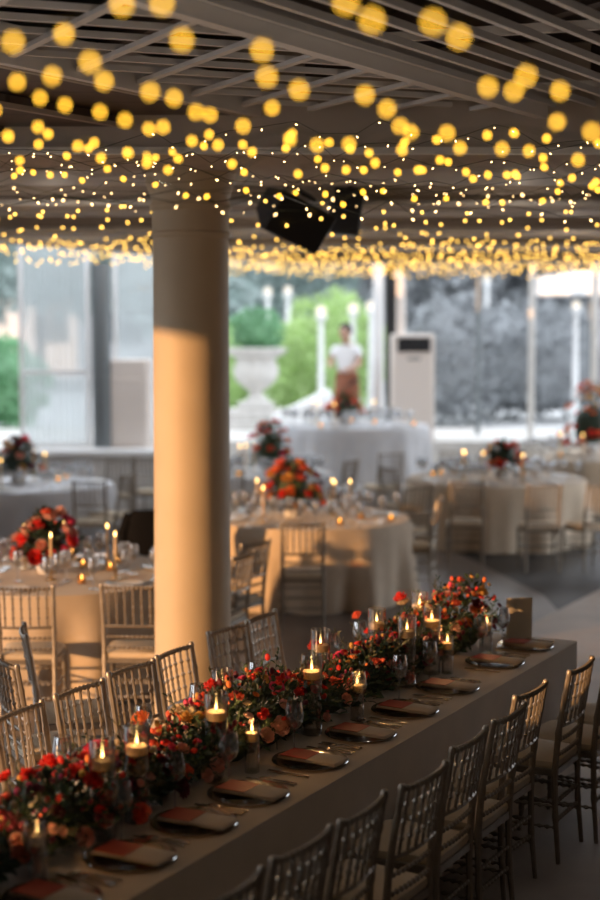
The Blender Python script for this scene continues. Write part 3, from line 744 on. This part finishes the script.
# chairs round the round tables: (px of crest centre, depth, heading deg, label)
CHS = [(22, 9.15, 2, 'seen from behind, at the left edge before the near left round table'), (127, 9.2, -3, 'seen from behind, beside the column at the near left round table'),
       (244, 10.5, 66, 'turned side-on right beside the column, nearer of two'), (256, 11.1, 54, 'turned side-on right beside the column, farther of two'), (303, 12.2, 1, 'seen from behind, centred before the table behind the column'),
       (441, 14.0, 78, 'turned side-on at the right of the table behind the column'), (420, 15.0, 30, 'angled away at the right of the table behind the column'),
       (468, 15.5, -4, 'seen from behind, left one before the right-hand round table'), (546, 15.2, 2, 'seen from behind, middle one before the right-hand round table'), (604, 15.3, 22, 'seen from behind, at the right edge before the right-hand round table'), (387, 17.2, -60, 'left of the right-hand round table'),
       (88, 15.6, -2, 'before the grey-clothed table at the far left'), (128, 16.4, 70, 'pale, left of the column behind the near round table'), (120, 18.2, 20, 'behind the grey-clothed table, left of the column'), (145, 18.6, -15, 'behind the column at its left'),
       (352, 18.1, 60, 'between the two grey-clothed tables behind the middle table'), (392, 19.2, 25, 'below the terrace step'), (228, 16.9, 0, 'just right of the column in the background'), (285, 16.9, 5, 'behind the middle table flowers'),
       (455, 19.5, 160, 'on the far side of the right-hand round table'), (530, 19.6, -170, 'facing us behind the right-hand table flowers'), (570, 18.9, -10, 'before the far right table')]
for px, Y, dg, lab in CHS:
    chair_at(((px - 300) / F * Y, Y), math.radians(dg), 'banquet chair ' + lab, 'chairs around the round tables', .008 if px > 415 and Y < 20 else .004)
# black jacket hung over a chair back left of the column
p = D(147, 500, 12.6); t = thing('draped_jacket', 'black jacket hanging over a chair back just left of the column', 'jacket', (p.x, 12.6, 0))
b = MB(); vs = []; fs = []
for L in range(9):
    u = L / 8
    for i in range(16):
        a = 2 * PI * i / 16; w = (.17 + .05 * u) * (1 if u > .05 else .75); vs.append((w * math.cos(a) * (1 + .05 * math.sin(5 * a)), (.055 + .03 * u) * math.sin(a), .98 - u * .5))
fs = [(L * 16 + i, (L + 1) * 16 + i, (L + 1) * 16 + (i + 1) % 16, L * 16 + (i + 1) % 16) for L in range(8) for i in range(16)] + [tuple(range(16))]
b.add(vs, fs); b.build('jacket_body', M_fab, t)
for sx in (-1, 1):
    b = MB(); b.tube([(sx * .15, 0, .95), (sx * .20, .01, .80), (sx * .21, -.02, .55)], [.045, .05, .04], 10); b.build('sleeve', M_fab, t)
chair_at((p.x, 12.6), math.radians(10), 'banquet chair carrying the black jacket just left of the column', 'chairs around the round tables', .004)

# ------------------------------------------------------------------ speakers
def speaker(loc, rot, s, label, rodh):
    t = thing('loudspeaker', label, 'loudspeaker', loc); t.rotation_euler = rot
    x, y, z = .30 * s, .17 * s, .20 * s
    vs = [(-x, y, -z), (-x, y, z), (x, y, z), (x, y, -z), (-x, -y, -z * .55), (-x, -y, z * .55), (x, -y, z * .55), (x, -y, -z * .55)]
    b = MB(); b.add(vs, [(0, 1, 2, 3), (7, 6, 5, 4), (0, 4, 5, 1), (3, 2, 6, 7), (1, 5, 6, 2), (0, 3, 7, 4)])
    o = b.build('cabinet', M_blackg, t, smooth=False); bm = o.modifiers.new('bevel', 'BEVEL'); bm.width = .015 * s; bm.segments = 2
    b = MB(); b.box((0, y + .006, 0), (x * 1.9, .02, z * 1.85), bev=.006); b.build('grille', M_black, t)
    b = MB(); b.box((-x - .006, 0, 0), (.012, y * .3, z * .7), bev=.003); b.build('handle', M_black, t)
    b = MB(); b.box((0, 0, z + .02), (.12, .12, .02)); b.build('bracket', M_black, t)
    return t
p = D(294, 217, 10.6)
speaker(p, (math.radians(-24), math.radians(-22), math.radians(208)), .78, 'larger black loudspeaker tilted down under the ceiling, right of the column', .1)
b = MB(); b.tube([p + Vector((-.05, 0, .2)), (p.x - .05, p.y, 3.74)], .018); tag(b.build('speaker_mount', M_black), 'black steel pipe holding the larger tilted loudspeaker', 'bracket')
p = D(350, 212, 11.3)
speaker(p, (math.radians(8), math.radians(84), math.radians(172)), .58, 'smaller black loudspeaker hanging right of the tilted one', .1)
b = MB(); b.tube([p + Vector((0, 0, .1)), (p.x, p.y, 3.74)], .018); tag(b.build('speaker_mount', M_black), 'black steel pipe holding the smaller loudspeaker', 'bracket')

# ------------------------------------------------------------------ fairy lights
def bulb_mesh(r, m, L=1.3): b = MB(); b.ball((0, 0, 0), r, n=8, m=6, sq=(1, 1, L)); return b.mesh('bulb', m)
BN, BM_, BF = bulb_mesh(.0052, M_bulbN), bulb_mesh(.0029, M_bulbM, 2.0), bulb_mesh(.0085, M_bulbF, 1)
strn = [0]
def string_(pts, me, label, tilt=.5):
    c = sum((Vector(p) for p in pts), Vector()) / len(pts)
    t = thing('fairy_light_string', label, 'string lights', c, 0, 'strings of warm fairy lights under the ceiling')
    w = MB(); w.tube([Vector(p) - c + Vector((0, 0, .014)) for p in pts], .0013, 4); w.build('wire', M_wire, t)
    for p in pts:
        o = link('bulb', me, t, Vector(p) - c, (R.uniform(-tilt, tilt) * 2, R.uniform(-tilt, tilt) * 2, 0))
    return t
def zof(d): return 1 / ((max(d, 3) - 3.0) / 75 + 1 / 6.6)
rows = [
    [(13, 42, 26), (64, 34, 24), (122, 4, 28), (162, 3, 28), (182, 40, 27), (262, 50, 26), (346, 2, 30), (372, 20, 30), (433, 22, 30), (459, 37, 28), (560, -20, 30)],
    [(-6, 110, 18), (17, 82, 20), (52, 76, 22), (90, 62, 25), (104, 81, 22), (150, 92, 22), (174, 98, 20), (210, 115, 18), (267, 77, 24), (299, 90, 23), (365, 95, 22), (387, 109, 21), (447, 133, 19), (488, 87, 23), (514, 91, 23), (526, 76, 25), (560, 91, 22), (592, 132, 22)],
    [(8, 136, 15), (40, 98, 18), (65, 105, 18), (100, 112, 18), (125, 120, 18), (149, 129, 16), (163, 127, 17), (196, 112, 19), (243, 126, 18), (272, 108, 18), (290, 140, 16), (317, 145, 17), (349, 144, 17), (400, 126, 19), (411, 132, 18), (460, 148, 16), (502, 149, 17), (529, 151, 15), (557, 122, 20), (578, 160, 16)],
    [(8, 137, 14), (38, 127, 15), (48, 134, 13), (78, 146, 14), (94, 143, 13), (101, 158, 13), (128, 153, 14), (147, 163, 13), (168, 170, 12), (192, 141, 14), (218, 145, 14), (232, 164, 12), (252, 152, 12), (289, 138, 14), (298, 174, 11), (325, 168, 11), (346, 170, 11), (375, 163, 12), (402, 150, 14), (418, 170, 11), (440, 160, 11), (466, 172, 10), (488, 175, 10), (515, 174, 10), (543, 158, 11), (572, 178, 10), (596, 182, 10)],
]
for i, rw in enumerate(rows):
    pts = [D(x, y, zof(d)) for x, y, d in rw]
    string_(pts, BN, 'fairy light string of large warm dots nearest the camera, %s row' % ORD[i], .2)
n = len(rows)
for k in range(5):                         # lower rows between the near net and the column
    Y = 3.75 + k * .42; x = -.2 * Y - .1; pts = []; ph = R.uniform(0, 6)
    while x < .2 * Y + .15:
        pts.append(Vector((x, Y + R.uniform(-.12, .12), 2.93 + .035 * math.sin(x * 2.2 + ph) + R.uniform(-.03, .03)))); x += R.uniform(.05, .13) * (1 if k < 3 else 1.2)
    string_(pts, BN if k < 3 else BM_, 'fairy light string of smaller warm dots, %s row behind the large dots' % ORD[k]); n += 1
Y = 6.3; k = 0
while Y < 20.6:
    x0 = -.2 * Y - .2; x1 = .2 * Y + .3
    if Y > 14: x0 = max(x0, -3.3 if Y < 15.2 else -3.2 + (Y - 15.2) * .55)
    pts = []; ph = R.uniform(0, 6); x = x0; amp = .05
    while x < x1:
        pts.append(Vector((x, Y + .1 * math.sin(x * 1.3 + ph) + R.uniform(-.1, .1), 3.28 + amp * math.sin(x * 1.7 + ph) - .0 + R.uniform(-.05, .04)))); x += R.uniform(.06, .19) if Y < 9 else R.uniform(.12, .42) if Y < 14 else R.uniform(.06, .15)
    string_(pts, BM_ if Y < 9.5 else BF, 'fairy light string of tiny warm dots under the ceiling, %s row from the front' % ORD[min(k, 34)], .8)
    Y += .42 if Y < 9 else .62 if Y < 14 else .42; k += 1
    if k > 34: break

for gx, gy in ((-.9, 3.2), (.3, 3.0), (1.2, 4.4), (-.6, 4.8), (.4, 5.8), (1.8, 6.6), (-1.6, 6.4), (-1.8, 11), (1.6, 11), (0, 14), (2.6, 14.5), (1.6, 17.5), (-1.2, 16)):  # unseen point lamps, added to brighten the ceiling slats and bays
    l = bpy.data.lights.new('ceiling_fill_light', 'POINT'); l.energy = 2.6 if gy < 7 else 3.5; l.color = (1, .86, .72); l.shadow_soft_size = 0
    o = bpy.data.objects.new('ceiling_fill_light', l); C.objects.link(o); o.location = (gx, gy, 2.75 if 5.5 < gy < 7 else 3.12)
# ------------------------------------------------------------------ back of the pavilion: screens, posts, air units
def screen(x0, x1, Y, z0, z1, rails, label, curtain=True):
    t = thing('glass_screen', label, 'window screen', ((x0 + x1) / 2, Y, z0), 0, 'framed glass screens')
    w = x1 - x0; h = z1 - z0
    for sx in (-1, 1): b = MB(); b.box((sx * (w / 2 - .03), 0, h / 2), (.06, .06, h), bev=.005); b.build('stile', M_white, t)
    for zz in [.03, h - .03] + rails: b = MB(); b.box((0, 0, zz), (w - .12, .05, .06), bev=.005); b.build('rail', M_white, t)
    b = MB(); b.box((0, 0, h / 2), (w - .12, .01, h)); b.build('pane', M_pane, t)
    if curtain:
        b = MB(); n = 60; vs = [(-w / 2 + .06 + (w - .12) * i / n, .08 + .025 * math.sin(i * 1.1), z) for z in (.05, h - .05) for i in range(n + 1)]
        b.add(vs, [(i, i + 1, n + 2 + i, n + 1 + i) for i in range(n)]); b.build('sheer_curtain', M_curtain, t)
screen(D(20, 400, 20.6).x, D(91, 400, 20.6).x, 20.6, .89, 3.9, [1.03], 'white-framed glass screen with sheer curtain at the far left')
screen(D(114, 400, 21.6).x, D(190, 400, 21.6).x, 21.6, .8, 3.9, [], 'white-framed glass screen behind the left air unit')
def pole(px, Y, r, z0, z1, m, label, name='post'):
    b = MB(); x = (px - 300) / F * Y; b.lathe([(0, 0), (r, 0), (r, z1 - z0), (0, z1 - z0)], 16)
    return tag(b.build(name, m, None, (x, Y, z0)), label, 'post')
pole(102, 20.6, .13, .89, 3.4, M_grey, 'thick grey round post beside the left glass screen')
pole(378, 23.6, .085, .8, 4.2, M_white, 'white post behind the standing person')
b = MB(); b.box((0, 0, 1.7), (.17, .17, 3.4)); tag(b.build('post', M_black, None, (D(391, 300, 23.8).x, 23.8, .8)), 'square black post beside the right air unit', 'post')
pole(531, 23.5, .05, .8, 4.2, M_stone, 'slim grey post in the right background, left one')
pole(594, 23.5, .06, .8, 4.2, M_stone, 'slim pale post in the right background, under the parasol')
pole(478, 24.5, .04, .8, 4.2, M_grey, 'thin grey post right of the air unit')
b = MB(); b.tube([(D(402, 275, 23).x, 23.25, 2.4), (D(402, 275, 23).x, 23.25, 3.3), (D(396, 275, 23).x, 23.25, 3.38)], .07, 12); tag(b.build('duct_pipe', M_ac), 'cream duct pipe rising behind the right air unit', 'pipe')
def air_unit(px, Y, w, z0, z1, rz, label, grille=True):
    t = thing('air_conditioner', label, 'air conditioner', ((px - 300) / F * Y, Y, z0), rz); h = z1 - z0
    b = MB(); b.box((0, 0, h / 2), (w, .38, h), bev=.02); b.build('casing', M_ac, t)
    b = MB(); b.box((0, -.19, h * .52 - h * .08), (w * .86, .02, h * .72), bev=.006); b.build('front_panel', M_ac, t)
    if grille:
        b = MB(); b.box((0, -.195, h * .90), (w * .78, .02, h * .13), bev=.004); g = b.build('air_grille', M_black, t)
        b = MB()
        for k in range(5): b.box((0, -.208, h * (.85 + .022 * k)), (w * .76, .01, .008))
        b.build('louvre', M_blackg, g)
        b = MB(); b.box((0, -.203, h * .77), (w * .3, .01, .03)); b.build('badge', M_grey, t)
air_unit(412, 23.1, .64, .8, 2.44, math.radians(4), 'cream air conditioner with dark top grille, right of the standing person')
air_unit(130, 20.75, .56, .8, 2.1, math.radians(-8), 'cream cabinet-like air conditioner beside the column at the left', False)

# ------------------------------------------------------------------ person behind the terrace table
def person(loc, rz):
    t = thing('person', 'person in a white shirt and brown apron standing behind the terrace table', 'person', loc, rz)
    def skin(name, verts, edges, m, sub=2):
        me = bpy.data.meshes.new(name); me.from_pydata([v[:3] for v in verts], edges, []); me.materials.append(m)
        o = link(name, me, t); md = o.modifiers.new('skin', 'SKIN'); md.use_smooth_shade = True
        for i, v in enumerate(verts):
            sv = me.skin_vertices[0].data[i]; sv.radius = (v[3], v[4] if len(v) > 4 else v[3]); sv.use_root = (i == 0)
        s_ = o.modifiers.new('sub', 'SUBSURF'); s_.levels = sub; s_.render_levels = sub; return o
    sk = mat('skin', (.55, .33, .24), .5); hair = mat('dark hair', (.02, .015, .012), .6)
    sh = mat('white shirt', (.85, .86, .88), .7); ap = mat('brown apron', (.30, .11, .06), .8); tr = mat('dark trousers', (.03, .03, .035), .8)
    # facing -Y
    V = [(0, 0, .98, .14, .11), (0, .0, 1.15, .13, .10), (0, -.02, 1.35, .15, .11), (0, -.03, 1.47, .06, .055), (0, -.05, 1.54, .05), (0, -.08, 1.62, .085, .10), (0, -.085, 1.70, .08, .09),
         (.17, -.02, 1.42, .055), (.25, -.06, 1.18, .042), (.16, -.28, 1.10, .034), (.12, -.33, 1.10, .03),
         (-.17, -.02, 1.42, .055), (-.26, -.08, 1.20, .042), (-.16, -.28, 1.16, .034), (-.10, -.33, 1.17, .03),
         (.10, 0, .88, .085), (.11, -.01, .50, .06), (.12, .02, .08, .042), (.13, -.12, .035, .035),
         (-.10, 0, .88, .085), (-.11, .01, .50, .06), (-.12, .04, .08, .042), (-.13, -.10, .035, .035)]
    E = [(0, 1), (1, 2), (2, 3), (3, 4), (4, 5), (5, 6), (2, 7), (7, 8), (8, 9), (9, 10), (2, 11), (11, 12), (12, 13), (13, 14), (0, 15), (15, 16), (16, 17), (17, 18), (0, 19), (19, 20), (20, 21), (21, 22)]
    body = skin('body', V, E, sk)
    for sx, hx, hz in ((1, .12, 1.10), (-1, -.10, 1.17)):
        vv = [(hx, -.33, hz, .024, .016)]; ee = []
        for k in range(4):
            a = (k - 1.5) * .016; vv += [(hx + a, -.38, hz - .004, .009), (hx + a * 1.1, -.41 - .006 * (2 - abs(k - 1.5)), hz - .02, .008)]; ee += [(0, 1 + 2 * k), (1 + 2 * k, 2 + 2 * k)]
        vv.append((hx - sx * .035, -.355, hz + .005, .009)); ee.append((0, len(vv) - 1)); skin('hand', vv, ee, sk, 1)
    S_ = [(0, 0, 1.0, .165, .135), (0, 0, 1.15, .155, .125), (0, -.02, 1.36, .17, .13), (0, -.03, 1.45, .085, .08), (.18, -.02, 1.41, .075), (.235, -.045, 1.27, .07), (-.18, -.02, 1.41, .075), (-.24, -.05, 1.28, .07)]
    skin('shirt', S_, [(0, 1), (1, 2), (2, 3), (2, 4), (4, 5), (2, 6), (6, 7)], sh)
    b = MB(); b.lathe([(.17, 1.04), (.185, .95), (.20, .75), (.215, .55), (.21, .55), (.16, 1.02)], 24, Matrix.Diagonal((1, .8, 1, 1))); b.build('apron', ap, t)
    T_ = [(0, 0, .96, .15, .125), (.10, 0, .85, .10), (.11, 0, .5, .075), (.12, .02, .1, .06), (-.10, 0, .85, .10), (-.11, .01, .5, .075), (-.12, .04, .1, .06)]
    skin('trousers', T_, [(0, 1), (1, 2), (2, 3), (0, 4), (4, 5), (5, 6)], tr)
    b = MB(); b.ball((0, -.055, 1.70), .112, n=16, m=10, sq=(.92, 1.0, 1.0)); b.build('hair', hair, t)
    b = MB(); b.ball((0, -.10, 1.655), .098, n=16, m=10, sq=(.82, .92, 1.15)); b.ball((0, -.20, 1.645), .016, sq=(.8, 1, 1.4)); b.ball((.08, -.08, 1.65), .022, sq=(.5, 1, 1.3)); b.ball((-.08, -.08, 1.65), .022, sq=(.5, 1, 1.3)); f = b.build('face', sk, t)
    b = MB()
    for sx in (-1, 1): b.ball((sx * .033, -.184, 1.672), .010, sq=(1.2, .5, .6))
    b.build('eye', hair, f)
    b = MB(); b.ball((0, -.186, 1.605), .02, sq=(1.1, .35, .3)); b.build('mouth', mat('lips', (.45, .14, .12), .5), f)
    return t
person((D(347, 400, 23.25).x, 23.25, .8), math.radians(-25))

# ------------------------------------------------------------------ outside, pale colours standing in for haze
b = MB(); b.box((0, 60, -.3), (160, 76, .6)); struct(b.build('ground_garden', mat('garden ground', (.42, .42, .38), .9, noise=.2, nscale=.3)))
b = MB(); b.box((0, 43.6, .35), (34, 34.8, .7)); struct(b.build('floor_garden_path', mat('light paving', (.60, .60, .60), .8, noise=.1, nscale=.5)))
def leafy(name, label, cat, loc, dims, n, m, seed, ls=.25, group=None, trunk=None):
    rnd = random.Random(seed); t = thing(name, label, cat, loc, 0, group); b = MB()
    b.ball((0, 0, dims[2] / 2), 1, n=12, m=8, sq=(dims[0] / 2 * .86, dims[1] / 2 * .86, dims[2] / 2 * .86))
    for _ in range(n):
        a = rnd.uniform(0, 2 * PI); e = math.asin(rnd.uniform(-.9, 1)); k = rnd.uniform(.82, 1.06) * (1 + .12 * math.sin(3 * a + seed) * math.cos(4 * e))
        d = Vector((math.cos(a) * math.cos(e), math.sin(a) * math.cos(e), math.sin(e)))
        p = Vector((d.x * dims[0] / 2 * k, d.y * dims[1] / 2 * k, dims[2] / 2 + d.z * dims[2] / 2 * k))
        leafadd(b, p, d + Vector((rnd.uniform(-1, 1), rnd.uniform(-1, 1), rnd.uniform(-.5, 1))), ls * rnd.uniform(.6, 1.2), ls * .6, rnd)
    o = b.build('foliage', m, t, smooth=False); o['kind'] = 'stuff'
    if trunk:
        b = MB(); b.tube([(0, 0, -trunk), (.05, 0, 0), (0, .05, dims[2] * .5)], [.16, .12, .06], 10); b.build('trunk', mat('bark', (.2, .16, .13), .9), t)
    return t
Lg = mat('bright foliage', (.46, .60, .28), .7, noise=.3, nscale=2, trans=.35)
Lm = mat('mid foliage', (.22, .42, .24), .7, noise=.3, nscale=2, trans=.3)
Lp = mat('haze-tinted foliage', (.52, .60, .58), .8, noise=.3, nscale=2, trans=.3)  # pale grey-green puts the haze into the leaf colour
Ld = mat('haze-tinted dark foliage', (.33, .345, .36), .8, noise=.3, nscale=2, trans=.2)  # dark leaves lightened to grey, haze put into the colour
def at(px, Y, z): return ((px - 300) / F * Y, Y, z)
leafy('clipped_hedge', 'green hedge outside at the far left edge', 'hedge', at(0, 27, .7), (1.5, 2, 1.6), 900, Lm, 1, .2)
leafy('clipped_hedge', 'bright yellow-green bush outside behind the person', 'bush', at(335, 32.4, .7), (2.2, 2, 2.5), 1200, Lg, 2, .22)
leafy('clipped_hedge', 'green bush outside between the urn and the lamps', 'bush', at(296, 28.6, .7), (1.1, 1.1, 1.9), 900, Lg, 3, .2)
leafy('clipped_hedge', 'yellow-green bush outside behind the stone urn', 'bush', at(226, 31.5, .7), (1.8, 1.6, 1.9), 900, Lg, 4, .2)
leafy('clipped_hedge', 'low dark bush outside right of the air conditioner', 'bush', at(450, 28, .7), (1.6, 1.6, 2.4), 900, Ld, 5, .2)
leafy('clipped_hedge', 'wide dark bush outside below the lamp at the right', 'bush', at(535, 30, .7), (4.2, 2, 2.2), 1500, Ld, 6, .22)
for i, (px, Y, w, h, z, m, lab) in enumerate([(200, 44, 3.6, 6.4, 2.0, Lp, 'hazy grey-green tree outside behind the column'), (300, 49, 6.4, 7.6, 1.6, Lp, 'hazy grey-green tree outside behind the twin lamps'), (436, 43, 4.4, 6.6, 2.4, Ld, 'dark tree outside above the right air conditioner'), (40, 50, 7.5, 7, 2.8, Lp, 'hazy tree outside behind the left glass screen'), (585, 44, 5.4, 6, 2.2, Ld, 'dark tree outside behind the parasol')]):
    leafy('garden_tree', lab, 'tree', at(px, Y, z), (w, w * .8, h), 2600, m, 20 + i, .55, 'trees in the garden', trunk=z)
# urn
pu = at(256, 26, .7); t = thing('garden_urn', 'white stone urn on a stepped pedestal outside right of the column', 'urn', pu)
b = MB(); b.box((0, 0, .12), (1.5, .9, .24), bev=.02); b.box((0, 0, .34), (1.0, .7, .2), bev=.02); b.box((0, 0, .50), (.62, .5, .12), bev=.02); b.build('pedestal', M_stone, t)
b = MB(); b.lathe([(0, .56), (.22, .56), (.14, .64), (.11, .74), (.2, .80), (.34, .92), (.40, 1.08), (.36, 1.22), (.33, 1.30), (.52, 1.42), (.55, 1.48), (.46, 1.50), (.3, 1.40), (0, 1.38)], 32); b.build('urn_bowl', M_stone, t)
leafy('potted_plant', 'round green plant growing in the stone urn', 'plant', (pu[0], pu[1], pu[2] + 1.42), (.85, .85, .7), 500, Lm, 31, .12)
def lamp(px, Y, zl, label, r=.13, g0=.7):
    t = thing('garden_lamp', label, 'lamp post', at(px, Y, g0), 0, 'globe lamp posts in the garden')
    h = zl - g0
    b = MB(); b.lathe([(0, 0), (.14, 0), (.14, .3), (.06, .4), (.045, h - r - .08), (.1, h - r - .04), (.1, h - r + .02), (0, h - r + .02)], 14); b.build('lamp_pole', M_white, t)
    b = MB(); b.ball((0, 0, h), r, n=16, m=10); b.build('globe', M_globe, t)
for px, py, Y, lab in ((268, 291, 30.4, 'globe lamp outside, left of the twin pair right of the column'), (288, 290, 30.4, 'globe lamp outside, right of the twin pair right of the column'), (321, 311, 27, 'globe lamp outside on the tall white post left of the person'), (353, 308, 29, 'globe lamp outside above the person, left one'), (371, 306, 29, 'globe lamp outside above the person, right one'), (575, 305, 28.4, 'globe lamp outside under the white parasol'), (486, 278, 36, 'small faint globe lamp outside high at the right')):
    lamp(px, Y, D(px, py, Y).z, lab, .08 if px < 300 or px > 480 else .10)
# white parasol
pp = at(590, 27, .7); t = thing('garden_parasol', 'large white flat-topped parasol outside at the right edge', 'parasol', pp)
b = MB(); b.lathe([(0, 2.85), (.3, 2.83), (.98, 2.74), (1.0, 2.42), (.96, 2.42), (.9, 2.70), (0, 2.8)], 8); b.build('canopy', M_white, t, smooth=False)
b = MB(); b.tube([(0, 0, 0), (0, 0, 2.95)], .04); b.build('parasol_pole', M_grey, t)
# white garden bench-like slab, left of the person
b = MB(); b.box((0, 0, .3), (1.1, .5, .35), Matrix.Rotation(-.45, 4, 'Y'), bev=.04); tag(b.build('folded_sunshade', M_white, None, (D(312, 390, 25.5).x, 25.5, .85)), 'tilted white folded cover outside left of the standing person', 'cover')
# grey building behind
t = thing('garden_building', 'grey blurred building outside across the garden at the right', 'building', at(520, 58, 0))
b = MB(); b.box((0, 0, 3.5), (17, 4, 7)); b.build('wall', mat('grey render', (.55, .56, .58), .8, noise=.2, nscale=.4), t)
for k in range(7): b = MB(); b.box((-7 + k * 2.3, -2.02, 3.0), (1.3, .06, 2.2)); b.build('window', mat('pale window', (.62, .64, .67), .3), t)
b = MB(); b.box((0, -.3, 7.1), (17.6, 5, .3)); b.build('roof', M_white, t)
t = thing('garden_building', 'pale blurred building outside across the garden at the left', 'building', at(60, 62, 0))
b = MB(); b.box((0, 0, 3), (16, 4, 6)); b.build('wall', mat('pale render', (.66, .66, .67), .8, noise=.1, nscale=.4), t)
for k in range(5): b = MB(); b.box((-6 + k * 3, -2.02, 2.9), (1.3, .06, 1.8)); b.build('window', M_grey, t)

# ------------------------------------------------------------------ light
w = bpy.data.worlds.new('world'); S.world = w; w.use_nodes = True; bg = w.node_tree.nodes['Background']
bg.inputs[0].default_value = (.86, .92, 1.0, 1); bg.inputs[1].default_value = 2.6
sun = bpy.data.lights.new('sun', 'SUN'); sun.energy = 5.8; sun.color = (1, .53, .22); sun.angle = math.radians(.7)
so = bpy.data.objects.new('sun', sun); C.objects.link(so)
az = Vector((-.82, -.57, 0)).normalized(); el = math.radians(7.4)
dirn = az * math.cos(el) + Vector((0, 0, math.sin(el)))
so.rotation_euler = dirn.to_track_quat('Z', 'Y').to_euler(); so.location = (-8, 0, 5)

cy = S.cycles
cy.use_denoising = True
cy.max_bounces = 8; cy.diffuse_bounces = 4; cy.glossy_bounces = 4; cy.transmission_bounces = 6; cy.transparent_max_bounces = 24
cy.caustics_reflective = False; cy.caustics_refractive = False
cy.sample_clamp_indirect = 4; cy.use_light_tree = True
